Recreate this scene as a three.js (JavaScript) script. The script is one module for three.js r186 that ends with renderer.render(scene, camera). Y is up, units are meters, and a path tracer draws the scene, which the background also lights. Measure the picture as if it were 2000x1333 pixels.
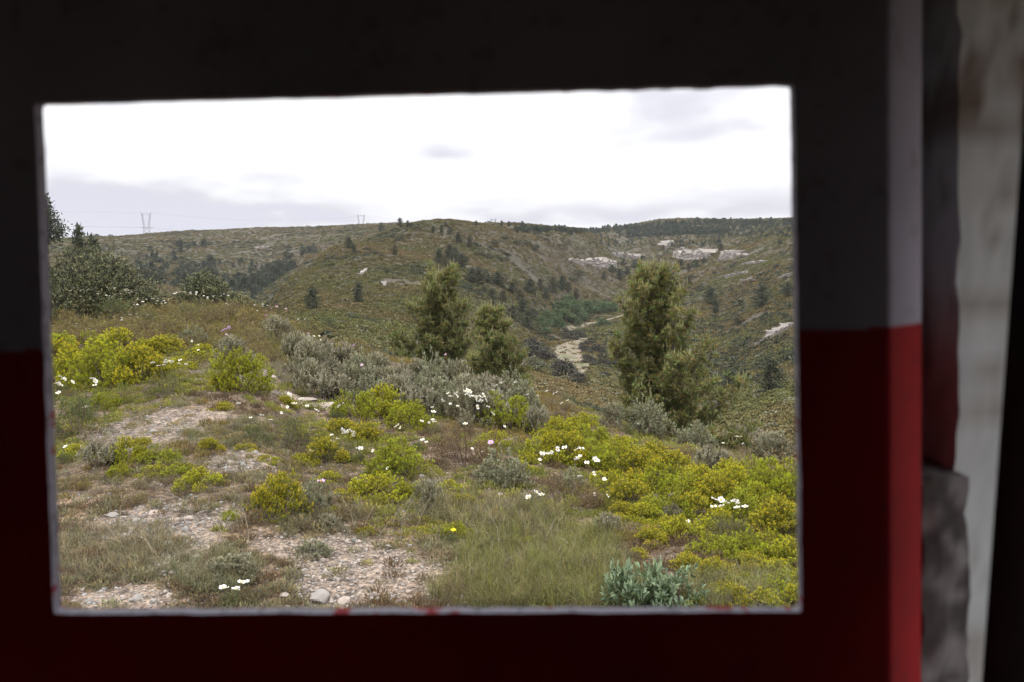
import * as THREE from 'three';
import { mergeGeometries } from 'three/addons/utils/BufferGeometryUtils.js';

// ---------------------------------------------------------------- camera, sky, sun, exposure
const scene = new THREE.Scene();
const EYE = 1.6, F = 1570, PITCH = -5.3 * Math.PI / 180;
const camera = new THREE.PerspectiveCamera(2 * Math.atan(666.5 / F) * 180 / Math.PI, 2000 / 1333, 0.02, 9000);
camera.position.set(0, EYE, 0); camera.rotation.set(PITCH, 0, 0);
camera.focus = 14; camera.userData.fStop = 11;

const renderer = new THREE.WebGLRenderer({ antialias: true });
renderer.toneMapping = THREE.LinearToneMapping; renderer.toneMappingExposure = 1.22;
renderer.shadowMap.enabled = true;

function rng(seed) { let a = seed >>> 0; return () => { a = (a + 0x6D2B79F5) | 0; let t = Math.imul(a ^ (a >>> 15), 1 | a); t = (t + Math.imul(t ^ (t >>> 7), 61 | t)) ^ t; return ((t ^ (t >>> 14)) >>> 0) / 4294967296; }; }
const hash = (x, y, s) => { let h = Math.imul(x, 374761393) + Math.imul(y, 668265263) + Math.imul(s, 974634777); h = Math.imul(h ^ (h >>> 13), 1274126177); h ^= h >>> 16; return (h >>> 0) / 4294967296; };
const sm = t => t * t * (3 - 2 * t);
const clamp = (v, a, b) => Math.min(b, Math.max(a, v));
const step = (a, b, v) => sm(clamp((v - a) / (b - a), 0, 1));
const lerp = (a, b, t) => a + (b - a) * t;
function noise(x, y, s = 0) { const i = Math.floor(x), j = Math.floor(y), u = sm(x - i), v = sm(y - j); return lerp(lerp(hash(i, j, s), hash(i + 1, j, s), u), lerp(hash(i, j + 1, s), hash(i + 1, j + 1, s), u), v); }
function fbm(x, y, s = 0, o = 4) { let a = 0.5, r = 0, n = 0; for (let k = 0; k < o; k++) { r += a * noise(x, y, s + k * 17); n += a; a *= 0.5; x = x * 2.03 + 5.1; y = y * 2.03 + 1.7; } return r / n; }
const cp = Math.cos(PITCH), sp = Math.sin(PITCH);
function dirOf(px, py) { const x = (px - 1000) / F, y = (666.5 - py) / F; return new THREE.Vector3(x, y * cp + sp, y * sp - cp).normalize(); }

{ // overcast sky: a bright cloud deck, brighter overhead, with lilac-grey cloud bases low down
  const W = 2048, H = 1024, a = new Float32Array(W * H * 4);
  const banks = [[430, 405, 0.10, 0.026, 0.62], [250, 425, 0.09, 0.022, 0.40], [140, 372, 0.05, 0.02, 0.45], [160, 445, 0.10, 0.02, 0.35], [870, 292, 0.032, 0.013, 0.36], [630, 420, 0.05, 0.012, 0.35], [1300, 410, 0.14, 0.010, 0.28], [1450, 380, 0.10, 0.012, 0.24], [1050, 425, 0.12, 0.010, 0.30]]
    .map(b => { const d = dirOf(b[0], b[1]); return [Math.atan2(d.x, -d.z), Math.asin(d.y), b[2], b[3], b[4]]; });
  for (let j = 0; j < H; j++) for (let i = 0; i < W; i++) {
    const el = (j + 0.5) / H * Math.PI - Math.PI / 2;
    const lon = (i + 0.5) / W * 2 * Math.PI - Math.PI;            // atan2(z, x)
    const dx = Math.cos(lon), dz = Math.sin(lon);
    const up = Math.max(Math.sin(el), 0), q = 1 / (up + 0.16);
    const n = fbm(dx * q * 1.6 + 7, dz * q * 1.6 + 3, 11, 5), m = fbm(dx * q * 4.2, dz * q * 4.2, 41, 4);
    const az = Math.atan2(dx, -dz), w = fbm(az * 9 + 2, el * 30, 43, 4), w2 = fbm(az * 15 + 9, el * 48 + 4, 47, 5);
    let g = 0.55 * step(0.52, 0.78, n * 0.75 + m * 0.25);
    for (const b of banks) { const u = (az - b[0]) / b[2] + (w - 0.5) * 1.6, v = (el - b[1]) / b[3] + (w2 - 0.5) * 3.4; g += b[4] * 1.25 * Math.exp(-(u * u + v * v) * 0.9) * (0.2 + 1.5 * w2); }
    g = Math.min(g, 0.75);
    const L = (0.84 + 3.4 * up * up) * (1 + 0.10 * (m - 0.5));
    const k = (j * W + i) * 4;
    a[k] = L * (1 - 0.60 * g); a[k + 1] = L * (1.0 - 0.60 * g); a[k + 2] = L * (1.03 - 0.52 * g); a[k + 3] = 1;
  }
  const t = new THREE.DataTexture(a, W, H, THREE.RGBAFormat, THREE.FloatType);
  t.mapping = THREE.EquirectangularReflectionMapping; t.magFilter = THREE.LinearFilter; t.minFilter = THREE.LinearFilter; t.needsUpdate = true;
  scene.background = t; scene.environment = t;
}
const sun = new THREE.DirectionalLight(new THREE.Color(1, 0.96, 0.9), 1.1);
sun.position.set(-60, 120, 40); sun.castShadow = true; sun.shadow.radius = 40; sun.shadow.mapSize.set(2048, 2048);
Object.assign(sun.shadow.camera, { left: -60, right: 60, top: 60, bottom: -60, near: 1, far: 400 });
scene.add(sun); scene.add(sun.target);
scene.fog = new THREE.FogExp2(new THREE.Color(0.86, 0.88, 0.95), 0.00011);

// ---------------------------------------------------------------- helpers
const taken = new Map();
function numbered(name) { const n = taken.get(name) || 0; taken.set(name, n + 1); return n ? name + '_' + String(n).padStart(3, '0') : name; }
function tag(o, label, category, group, kind) { o.userData = {}; if (label) o.userData.label = label; if (category) o.userData.category = category; if (group) o.userData.group = group; if (kind) o.userData.kind = kind; return o; }
function thing(name, label, category, group) { const g = new THREE.Group(); g.name = numbered(name); scene.add(g); return tag(g, label, category, group); }
function mesh(name, geo, mat, parent) { const m = new THREE.Mesh(geo, mat); m.name = parent ? name : numbered(name); m.castShadow = m.receiveShadow = true; (parent || scene).add(m); return m; }
function copyOf(proto, label, group) { const c = proto.clone(); c.name = numbered(proto.userData.base); c.userData = { label, category: proto.userData.kindWord }; if (group) c.userData.group = group; scene.add(c); return c; }
const V = (x, y, z) => new THREE.Vector3(x, y, z);
const C = (r, g, b) => [r, g, b];

class Soup {
  constructor() { this.p = []; this.c = []; }
  tri(a, b, c, col) { this.p.push(a.x, a.y, a.z, b.x, b.y, b.z, c.x, c.y, c.z); for (let k = 0; k < 3; k++) this.c.push(col[0], col[1], col[2]); }
  leaf(p, d, side, len, wid, col, fold = 0.25) {               // a pointed leaf folded along its midrib
    const m = p.clone().addScaledVector(d, len * 0.48), t = p.clone().addScaledVector(d, len);
    const n = d.clone().cross(side).multiplyScalar(wid * fold);
    const l = m.clone().addScaledVector(side, wid / 2).add(n), r = m.clone().addScaledVector(side, -wid / 2).add(n);
    this.tri(p, l, t, col); this.tri(p, t, r, col);
  }
  bigLeaf(p, d, side, len, wid, col) {                          // an oval leaf of six faces
    const n = d.clone().cross(side).normalize(), at = (u, w, h) => p.clone().addScaledVector(d, len * u).addScaledVector(side, wid * w).addScaledVector(n, wid * h);
    const b = at(0, 0, 0), m1 = at(0.35, 0, 0), m2 = at(0.75, 0, 0.02), t = at(1, 0, -0.05);
    for (const s of [-1, 1]) { const e1 = at(0.3, 0.46 * s, 0.2), e2 = at(0.72, 0.42 * s, 0.18); this.tri(b, e1, m1, col); this.tri(m1, e1, e2, col); this.tri(m1, e2, m2, col); this.tri(m2, e2, t, col); }
  }
  blade(p, d, len, wid, bend, col) { const s = V(-d.z, 0, d.x); if (s.lengthSq() < 1e-6) s.set(1, 0, 0); s.normalize().multiplyScalar(wid / 2); const m = p.clone().addScaledVector(d, len * 0.55), t = p.clone().addScaledVector(d, len).add(bend); this.tri(p.clone().add(s), m.clone().add(s), m.clone().sub(s), col); this.tri(p.clone().add(s), m.clone().sub(s), p.clone().sub(s), col); this.tri(m.clone().add(s), t, m.clone().sub(s), col); }
  tube(a, b, r0, r1, col, n = 4) {
    const d = b.clone().sub(a).normalize(), u = Math.abs(d.y) < 0.9 ? V(0, 1, 0).cross(d).normalize() : V(1, 0, 0).cross(d).normalize(), w = d.clone().cross(u);
    const ring = (c, r) => Array.from({ length: n }, (_, k) => c.clone().addScaledVector(u, r * Math.cos(k / n * 6.2832)).addScaledVector(w, r * Math.sin(k / n * 6.2832)));
    const A = ring(a, r0), B = ring(b, r1);
    for (let k = 0; k < n; k++) { const j = (k + 1) % n; this.tri(A[k], A[j], B[j], col); this.tri(A[k], B[j], B[k], col); }
  }
  geo() { const g = new THREE.BufferGeometry(); g.setAttribute('position', new THREE.Float32BufferAttribute(this.p, 3)); g.setAttribute('color', new THREE.Float32BufferAttribute(this.c, 3)); g.computeVertexNormals(); return g; }
}
const sphereDir = (r, lo = -1) => { const y = lerp(lo, 1, r()), a = r() * 6.2832, q = Math.sqrt(Math.max(0, 1 - y * y)); return V(q * Math.cos(a), y, q * Math.sin(a)); };
const perp = (d, r) => { const v = sphereDir(r).cross(d); return v.lengthSq() < 1e-8 ? V(1, 0, 0) : v.normalize(); };
const vary = (c, r, k) => { const f = 1 + (r() - 0.5) * 2 * k, g = (r() - 0.5) * k * 0.6; return [c[0] * f * (1 + g), c[1] * f, c[2] * f * (1 - g)]; };

const leafMat = new THREE.MeshPhysicalMaterial({ vertexColors: true, roughness: 0.85, side: THREE.DoubleSide, transmission: 0.3, thickness: 0, ior: 1.35, specularIntensity: 0.4 });
leafMat.roughness = 1;
const dullLeaf = new THREE.MeshStandardMaterial({ vertexColors: true, roughness: 0.9, side: THREE.DoubleSide });
const woodMat = new THREE.MeshStandardMaterial({ vertexColors: true, roughness: 0.95 });
const petalMat = new THREE.MeshPhysicalMaterial({ vertexColors: true, roughness: 1, side: THREE.DoubleSide, transmission: 0.25, thickness: 0, specularIntensity: 0.2 });
const rockMat = new THREE.MeshStandardMaterial({ vertexColors: true, roughness: 0.95 });

// ---------------------------------------------------------------- terrain
// for each bearing, profile of the land along that bearing: [distance, picture row where that ground would be seen]
const COLS = [
  [-900, [[22, 600], [40, 620], [90, 600], [200, 540], [400, 480], [600, 466], [1200, 470], [3500, 500]]],
  [100, [[22, 603], [34, 600], [60, 640], [110, 640], [200, 590], [330, 520], [520, 468], [800, 474], [3500, 500]]],
  [300, [[22, 588], [32, 596], [60, 660], [120, 650], [210, 600], [340, 520], [540, 459], [800, 466], [3500, 500]]],
  [500, [[21, 592], [34, 640], [80, 655], [130, 645], [210, 600], [330, 540], [420, 490], [560, 449], [800, 458], [3500, 500]]],
  [580, [[20, 630], [34, 665], [60, 668], [90, 640], [130, 585], [165, 535], [220, 560], [330, 525], [420, 480], [570, 446], [800, 456], [3500, 500]]],
  [650, [[18, 658], [30, 700], [50, 700], [80, 660], [120, 600], [160, 545], [205, 490], [260, 520], [350, 495], [440, 465], [570, 443], [800, 452], [3500, 500]]],
  [800, [[16, 692], [30, 745], [60, 725], [100, 650], [150, 560], [200, 490], [250, 441], [330, 447], [560, 440], [800, 450], [3500, 500]]],
  [950, [[14, 724], [30, 795], [60, 765], [100, 690], [150, 592], [200, 512], [250, 440], [330, 446], [560, 440], [800, 450], [3500, 500]]],
  [1060, [[13, 752], [30, 835], [60, 800], [95, 735], [120, 705], [165, 640], [200, 580], [250, 505], [300, 446], [420, 448], [800, 452], [3500, 500]]],
  [1130, [[12, 776], [30, 870], [60, 815], [95, 745], [115, 715], [150, 675], [190, 638], [215, 612], [260, 550], [320, 470], [380, 452], [470, 449], [800, 460], [3500, 500]]],
  [1215, [[11, 802], [30, 905], [60, 835], [95, 755], [125, 705], [165, 655], [205, 624], [260, 585], [320, 545], [400, 507], [470, 480], [560, 455], [660, 444], [900, 452], [3500, 500]]],
  [1300, [[10, 832], [30, 920], [60, 845], [100, 745], [140, 680], [190, 625], [250, 570], [310, 532], [370, 503], [420, 483], [500, 455], [640, 432], [900, 445], [3500, 500]]],
  [1420, [[9.5, 858], [30, 930], [60, 850], [100, 750], [150, 645], [200, 575], [260, 528], [330, 490], [420, 466], [520, 440], [620, 431], [900, 442], [3500, 500]]],
  [1545, [[9, 892], [25, 940], [50, 880], [80, 765], [120, 655], [165, 570], [225, 505], [300, 462], [420, 438], [560, 428], [900, 440], [3500, 500]]],
  [1800, [[8, 940], [22, 1000], [45, 900], [75, 770], [115, 650], [160, 560], [225, 490], [300, 450], [420, 430], [600, 425], [3500, 500]]],
  [2600, [[8, 960], [22, 1020], [45, 900], [80, 740], [130, 610], [200, 500], [300, 440], [420, 425], [600, 425], [3500, 500]]],
];
const LD = d => Math.log(d + 4), NS = 260, L0 = LD(0.4), L1 = LD(4200);
function monotone(xs, ys) {
  const n = xs.length, dl = [], m = new Array(n).fill(0);
  for (let i = 0; i < n - 1; i++) dl.push((ys[i + 1] - ys[i]) / (xs[i + 1] - xs[i]));
  m[0] = dl[0]; m[n - 1] = dl[n - 2];
  for (let i = 1; i < n - 1; i++) m[i] = dl[i - 1] * dl[i] <= 0 ? 0 : 2 * dl[i - 1] * dl[i] / (dl[i - 1] + dl[i]);
  return x => { if (x <= xs[0]) return ys[0]; if (x >= xs[n - 1]) return ys[n - 1]; let i = 0; while (x > xs[i + 1]) i++; const h = xs[i + 1] - xs[i], t = (x - xs[i]) / h, t2 = t * t, t3 = t2 * t; return (2 * t3 - 3 * t2 + 1) * ys[i] + (t3 - 2 * t2 + t) * h * m[i] + (-2 * t3 + 3 * t2) * ys[i + 1] + (t3 - t2) * h * m[i + 1]; };
}
const profiles = COLS.map(([px, pts]) => {
  const xs = [LD(0.5), LD(1.6), LD(3.5)], ys = [-0.12, -0.1, 0.0];
  for (const [d, py] of pts) { const v = dirOf(px, py), t = v.y / Math.hypot(v.x, v.z); xs.push(LD(d)); ys.push(EYE + d * t - 0.24 * (d < 30 ? 1 : 0.4)); }
  const f = monotone(xs, ys), a = new Float32Array(NS + 1);
  for (let k = 0; k <= NS; k++) a[k] = f(L0 + (L1 - L0) * k / NS);
  return { az: Math.atan((px - 1000) / F), a };
});
function baseHeight(az, d) {
  const s = clamp((LD(d) - L0) / (L1 - L0) * NS, 0, NS - 1e-3), k = Math.floor(s), f = s - k, P = profiles, n = P.length;
  const at = c => lerp(P[c].a[k], P[c].a[k + 1], f);
  if (az <= P[0].az) return at(0);
  if (az >= P[n - 1].az) return at(n - 1);
  let i = 0; while (az > P[i + 1].az) i++;
  const h = P[i + 1].az - P[i].az, t = (az - P[i].az) / h, y0 = at(i), y1 = at(i + 1);
  const m0 = i > 0 ? (y1 - at(i - 1)) / (P[i + 1].az - P[i - 1].az) : (y1 - y0) / h, m1 = i < n - 2 ? (at(i + 2) - y0) / (P[i + 2].az - P[i].az) : (y1 - y0) / h, t2 = t * t, t3 = t2 * t;
  return (2 * t3 - 3 * t2 + 1) * y0 + (t3 - 2 * t2 + t) * h * m0 + (-2 * t3 + 3 * t2) * y1 + (t3 - t2) * h * m1;
}
function landHeight(x, z) {
  const d = Math.hypot(x, z), az = Math.atan2(x, -z);
  let y = baseHeight(az, d);
  const near = step(1.8, 4, d);
  y += near * 0.10 * (fbm(x * 0.8, z * 0.8, 3, 4) - 0.5) + near * 0.02 * (noise(x * 7, z * 7, 9) - 0.5);
  const far = step(40, 140, d);
  if (far > 0) y += far * (3.2 * (fbm(x * 0.022, z * 0.022, 5, 4) - 0.5) + 1.1 * (fbm(x * 0.09, z * 0.09, 6, 3) - 0.5)) * Math.min(1, d / 230);
  if (d > 420) y += step(420, 700, d) * 9 * (fbm(x * 0.008, z * 0.008, 8, 3) - 0.5);
  return y;
}
const azs = []; { let a = -Math.PI; while (a < Math.PI - 0.004) { azs.push(a); a += Math.abs(a) < 0.68 ? 0.0042 : 0.045; } azs.push(Math.PI); }
const NR = 430, rings = Array.from({ length: NR + 1 }, (_, k) => Math.exp(L0 + (L1 - L0) * k / NR) - 4);
const landY = new Float32Array(azs.length * (NR + 1));
for (let i = 0; i < azs.length; i++) for (let k = 0; k <= NR; k++) { const a = i === azs.length - 1 ? azs[0] : azs[i]; landY[i * (NR + 1) + k] = landHeight(rings[k] * Math.sin(a), -rings[k] * Math.cos(a)); }
function H(x, z) {                                              // height of the ground sheet as built
  const d = Math.max(Math.hypot(x, z), 0.41), az = Math.atan2(x, -z);
  const s = clamp((LD(d) - L0) / (L1 - L0) * NR, 0, NR - 1e-3), k = Math.floor(s), f = s - k;
  let lo = 0, hi = azs.length - 1; while (hi - lo > 1) { const m = (lo + hi) >> 1; if (azs[m] <= az) lo = m; else hi = m; }
  const t = (az - azs[lo]) / (azs[hi] - azs[lo]), q = (i, j) => landY[i * (NR + 1) + j];
  return lerp(lerp(q(lo, k), q(lo, k + 1), f), lerp(q(hi, k), q(hi, k + 1), f), t);
}
function hit(px, py, from = 2, to = 3000) {                     // where the sight line meets the land
  const v = dirOf(px, py); let p = from, s = from;
  for (; s < to; s *= 1.01) { const y = EYE + v.y * s; if (y < H(v.x * s, v.z * s)) break; p = s; }
  for (let k = 0; k < 18; k++) { const m = (p + s) / 2; if (EYE + v.y * m < H(v.x * m, v.z * m)) s = m; else p = m; }
  return V(v.x * s, H(v.x * s, v.z * s), v.z * s);
}
function ground(px, d) { const az = Math.atan((px - 1000) / F), x = d * Math.sin(az), z = -d * Math.cos(az); return V(x, H(x, z), z); }
const pixelAt = (p) => p.length() / F;                          // metres covered by one photo pixel there

// stony openings in the scrub, [photo x, y, half width, half depth as row span]
const gravel = [[300, 835, 105, 40], [330, 1015, 125, 32], [640, 790, 75, 18], [460, 905, 60, 26], [740, 1110, 160, 55], [640, 1160, 90, 40], [250, 1168, 150, 28], [900, 1150, 80, 30], [520, 730, 18, 40], [610, 1075, 120, 30], [380, 1090, 60, 25], [1000, 1165, 30, 20]]
  .map(([x, y, w, h]) => { const a = hit(x, y), b = hit(x, y - h), c = hit(x, y + h); return { x: a.x, z: a.z, rx: w * a.length() / F, rz: Math.max(0.2, b.distanceTo(c) / 2) }; });
function stony(x, z) {
  let w = 0; const q = (fbm(x * 2.2, z * 2.2, 21, 3) - 0.5) * 1.3;
  for (const g of gravel) { const u = (x - g.x) / g.rx, v = (z - g.z) / g.rz, r = Math.sqrt(u * u + v * v) + q; w = Math.max(w, 1 - step(0.65, 1.15, r)); }
  return w;
}
// the valley track
const trackPts = [[1122, 735, 2.5], [1130, 716, 3.5], [1114, 700, 5.5], [1110, 684, 5.5], [1126, 670, 3.2], [1140, 662, 2.2], [1112, 655, 2], [1102, 649, 2], [1122, 640, 2.4], [1150, 633, 2.6], [1180, 627, 2.2], [1207, 620, 2], [1230, 612, 2]].map(([x, y, w]) => { const p = hit(x, y, 70); return [p.x, p.z, w * 0.8]; });
const trackCurve = new THREE.CatmullRomCurve3(trackPts.map(p => V(p[0], p[2], p[1])));
const trackSamples = trackCurve.getPoints(140);
const onTrack = (x, z, pad = 0) => { for (const s of trackSamples) if ((x - s.x) ** 2 + (z - s.z) ** 2 < (s.y * 0.6 + pad) ** 2) return true; return false; };

{
  const pos = [], col = [], uv = [], idx = [];
  for (let i = 0; i < azs.length; i++) for (let k = 0; k <= NR; k++) {
    const a = i === azs.length - 1 ? azs[0] : azs[i], d = rings[k], x = d * Math.sin(a), z = -d * Math.cos(a);
    pos.push(x, landY[i * (NR + 1) + k], z); uv.push(x / 2.4, z / 2.4);
    let c;
    if (d < 45) {
      const w = d < 28 ? stony(x, z) : 0, n = fbm(x * 0.9, z * 0.9, 31, 4), n2 = fbm(x * 5, z * 5, 33, 2);
      const soil = [lerp(0.155, 0.12, n), lerp(0.10, 0.092, n), lerp(0.066, 0.055, n)], pale = [0.215, 0.175, 0.14];
      const k2 = clamp(w * 0.9 + 0.25 * (n2 - 0.4), 0, 1);
      c = [lerp(soil[0], pale[0], k2), lerp(soil[1], pale[1], k2), lerp(soil[2], pale[2], k2)];
    } else {
      const n = fbm(x * 0.03, z * 0.03, 35, 4), n2 = fbm(x * 0.2, z * 0.2, 37, 3);
      c = [lerp(0.05, 0.085, n), lerp(0.046, 0.066, n), lerp(0.024, 0.036, n)].map(v => v * (0.75 + 0.5 * n2));
    }
    col.push(...c);
  }
  const n = NR + 1;
  for (let i = 0; i < azs.length - 1; i++) for (let k = 0; k < NR; k++) { const a = i * n + k, b = a + n; idx.push(a, a + 1, b, b, a + 1, b + 1); }
  const g = new THREE.BufferGeometry();
  g.setAttribute('position', new THREE.Float32BufferAttribute(pos, 3)); g.setAttribute('color', new THREE.Float32BufferAttribute(col, 3)); g.setAttribute('uv', new THREE.Float32BufferAttribute(uv, 2)); g.setIndex(idx); g.computeVertexNormals();
  const S = 1024, tx = new Uint8Array(S * S * 4), bp = new Uint8Array(S * S * 4);
  const wrapN = (u, v, f, s) => { const i = Math.floor(u * f), j = Math.floor(v * f), p = sm(u * f - i), q = sm(v * f - j), h = (a, b) => hash(((a % f) + f) % f, ((b % f) + f) % f, s); return lerp(lerp(h(i, j), h(i + 1, j), p), lerp(h(i, j + 1), h(i + 1, j + 1), p), q); };
  for (let j = 0; j < S; j++) for (let i = 0; i < S; i++) {
    const u = i / S, v = j / S, a = wrapN(u, v, 24, 1), b = wrapN(u, v, 70, 2), c = wrapN(u, v, 180, 3), e = wrapN(u, v, 8, 4);
    const t = clamp(0.62 + 0.2 * (a - 0.5) + 0.34 * (b - 0.5) + 0.4 * (c - 0.5) + 0.15 * (e - 0.5), 0, 1), k = (j * S + i) * 4;
    tx[k] = 255 * clamp(t * 1.03, 0, 1); tx[k + 1] = 255 * t; tx[k + 2] = 255 * t * 0.97; tx[k + 3] = 255;
    bp[k] = bp[k + 1] = bp[k + 2] = 255 * clamp(0.5 + 0.5 * (b - 0.5) + 0.6 * (c - 0.5), 0, 1); bp[k + 3] = 255;
  }
  const mk = (d, srgb) => { const t = new THREE.DataTexture(d, S, S); t.wrapS = t.wrapT = THREE.RepeatWrapping; t.magFilter = THREE.LinearFilter; t.minFilter = THREE.LinearMipmapLinearFilter; t.generateMipmaps = true; if (srgb) t.colorSpace = THREE.SRGBColorSpace; t.needsUpdate = true; return t; };
  const m = new THREE.MeshStandardMaterial({ vertexColors: true, map: mk(tx, true), bumpMap: mk(bp), bumpScale: 0.02, roughness: 1 });
  m.color.setRGB(1.7, 1.7, 1.7);
  tag(mesh('terrain', g, m), 'scrub covered limestone hills and stony foreground slope', 'terrain', null, 'structure');
}
{ // track in the valley, a sheet that follows the ground
  const pos = [], col = [], idx = [], N = 140, M = 8, r = rng(5);
  for (let i = 0; i <= N; i++) {
    const p = trackSamples[i], q = trackSamples[Math.min(i + 1, N)], o = trackSamples[Math.max(i - 1, 0)], tx = q.x - o.x, tz = q.z - o.z, l = Math.hypot(tx, tz) || 1;
    for (let j = 0; j <= M; j++) {
      const s = (j / M - 0.5) * p.y * (1 + 0.3 * (noise(i * 0.3, j < M / 2 ? 0 : 9, 77) - 0.5)), x = p.x - tz / l * s, z = p.z + tx / l * s;
      pos.push(x, H(x, z) + 0.12, z);
      const g = fbm(x * 0.35, z * 0.35, 51, 3), edge = Math.abs(j / M - 0.5) > 0.3 ? 1 : 0, gr = step(0.42, 0.6, g) * (1 - edge * 0.8);
      col.push(...[lerp(0.14, 0.085, gr), lerp(0.112, 0.08, gr), lerp(0.074, 0.036, gr)].map(v => v * (0.9 + 0.2 * r())));
    }
  }
  for (let i = 0; i < N; i++) for (let j = 0; j < M; j++) { const a = i * (M + 1) + j, b = a + M + 1; idx.push(a, b, a + 1, b, b + 1, a + 1); }
  const g = new THREE.BufferGeometry(); g.setAttribute('position', new THREE.Float32BufferAttribute(pos, 3)); g.setAttribute('color', new THREE.Float32BufferAttribute(col, 3)); g.setIndex(idx); g.computeVertexNormals();
  tag(mesh('dirt_track', g, new THREE.MeshStandardMaterial({ vertexColors: true, roughness: 1, side: THREE.DoubleSide })), 'pale dirt track winding along the valley floor', 'track', null, 'structure');
}
console.log('terrain done');

// ---------------------------------------------------------------- plant builders
function moundGeo(o) {                                          // a rounded shrub of leafy sprigs gathered in lumps
  const r = rng(o.seed), leafS = new Soup(), wood = new Soup(), lumps = [];
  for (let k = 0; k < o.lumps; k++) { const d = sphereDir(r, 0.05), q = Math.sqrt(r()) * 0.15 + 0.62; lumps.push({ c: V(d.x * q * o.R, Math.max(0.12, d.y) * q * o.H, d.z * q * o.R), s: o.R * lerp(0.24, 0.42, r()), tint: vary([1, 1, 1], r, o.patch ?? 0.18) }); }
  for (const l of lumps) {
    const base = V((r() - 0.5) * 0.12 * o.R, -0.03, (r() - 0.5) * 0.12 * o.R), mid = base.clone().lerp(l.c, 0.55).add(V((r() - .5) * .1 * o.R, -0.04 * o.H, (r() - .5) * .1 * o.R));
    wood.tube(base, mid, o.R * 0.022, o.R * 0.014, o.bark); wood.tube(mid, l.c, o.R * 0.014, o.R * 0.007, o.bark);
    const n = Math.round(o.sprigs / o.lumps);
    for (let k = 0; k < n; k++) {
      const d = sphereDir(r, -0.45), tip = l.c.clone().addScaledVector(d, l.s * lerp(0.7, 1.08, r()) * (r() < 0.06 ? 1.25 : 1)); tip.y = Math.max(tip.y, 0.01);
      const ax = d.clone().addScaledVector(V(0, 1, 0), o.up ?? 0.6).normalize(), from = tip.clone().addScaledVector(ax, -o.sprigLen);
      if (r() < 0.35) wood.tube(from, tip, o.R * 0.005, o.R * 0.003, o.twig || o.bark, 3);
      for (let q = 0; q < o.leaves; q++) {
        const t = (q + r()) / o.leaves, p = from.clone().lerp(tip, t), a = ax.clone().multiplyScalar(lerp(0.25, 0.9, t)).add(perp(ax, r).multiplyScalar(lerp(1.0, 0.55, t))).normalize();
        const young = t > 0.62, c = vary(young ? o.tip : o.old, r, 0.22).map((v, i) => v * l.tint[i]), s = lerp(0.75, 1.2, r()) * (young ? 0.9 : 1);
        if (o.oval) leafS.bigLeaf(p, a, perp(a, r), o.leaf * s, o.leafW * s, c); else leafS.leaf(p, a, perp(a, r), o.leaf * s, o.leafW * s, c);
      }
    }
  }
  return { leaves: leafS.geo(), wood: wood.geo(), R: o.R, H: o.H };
}
function plantProto(base, kindWord, g, mat = leafMat, woodName = 'woody_stem', leafName = 'foliage') {
  const o = new THREE.Group(); o.userData = { base, kindWord };
  const a = mesh(leafName, g.leaves, mat, o); a.userData.kind = 'stuff';
  { const w = mesh(woodName, g.wood, woodMat, o); if (woodName !== 'trunk') w.userData.kind = 'stuff'; } o.dims = g; return o;
}
const lime = [], sage = [], rockrose = [], dry = [], sageBig = [];
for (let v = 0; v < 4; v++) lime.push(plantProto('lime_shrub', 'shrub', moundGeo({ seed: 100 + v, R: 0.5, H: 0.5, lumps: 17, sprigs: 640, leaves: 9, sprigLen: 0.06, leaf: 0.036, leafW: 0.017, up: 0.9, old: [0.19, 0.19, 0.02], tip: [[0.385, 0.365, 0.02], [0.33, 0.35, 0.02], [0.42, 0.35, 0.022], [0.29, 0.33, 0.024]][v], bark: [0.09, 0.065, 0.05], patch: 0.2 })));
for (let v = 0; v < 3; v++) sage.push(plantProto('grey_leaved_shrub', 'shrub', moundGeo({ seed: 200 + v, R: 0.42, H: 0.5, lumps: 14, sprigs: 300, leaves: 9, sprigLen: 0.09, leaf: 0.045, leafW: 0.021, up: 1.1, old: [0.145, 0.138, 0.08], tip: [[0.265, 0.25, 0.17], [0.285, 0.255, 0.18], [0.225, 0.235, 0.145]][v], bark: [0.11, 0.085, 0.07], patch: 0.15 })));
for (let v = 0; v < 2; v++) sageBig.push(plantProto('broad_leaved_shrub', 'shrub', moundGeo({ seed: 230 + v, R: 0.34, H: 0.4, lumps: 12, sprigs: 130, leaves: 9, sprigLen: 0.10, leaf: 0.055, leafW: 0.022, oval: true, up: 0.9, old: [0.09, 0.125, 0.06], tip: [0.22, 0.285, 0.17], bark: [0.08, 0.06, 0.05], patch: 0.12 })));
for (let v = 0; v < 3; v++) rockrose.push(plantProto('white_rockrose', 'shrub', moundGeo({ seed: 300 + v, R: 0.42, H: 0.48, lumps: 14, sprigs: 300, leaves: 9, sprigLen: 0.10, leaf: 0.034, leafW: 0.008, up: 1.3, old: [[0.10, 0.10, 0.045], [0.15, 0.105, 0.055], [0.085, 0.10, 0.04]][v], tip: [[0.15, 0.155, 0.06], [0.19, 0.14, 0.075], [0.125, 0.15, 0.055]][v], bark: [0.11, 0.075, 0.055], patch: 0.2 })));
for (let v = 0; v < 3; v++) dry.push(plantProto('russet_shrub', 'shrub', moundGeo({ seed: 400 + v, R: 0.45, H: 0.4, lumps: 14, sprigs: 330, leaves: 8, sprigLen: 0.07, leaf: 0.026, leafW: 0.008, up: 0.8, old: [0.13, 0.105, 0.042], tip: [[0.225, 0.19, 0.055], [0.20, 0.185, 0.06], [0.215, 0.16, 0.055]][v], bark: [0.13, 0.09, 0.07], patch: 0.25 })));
const grassy = [];
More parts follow.
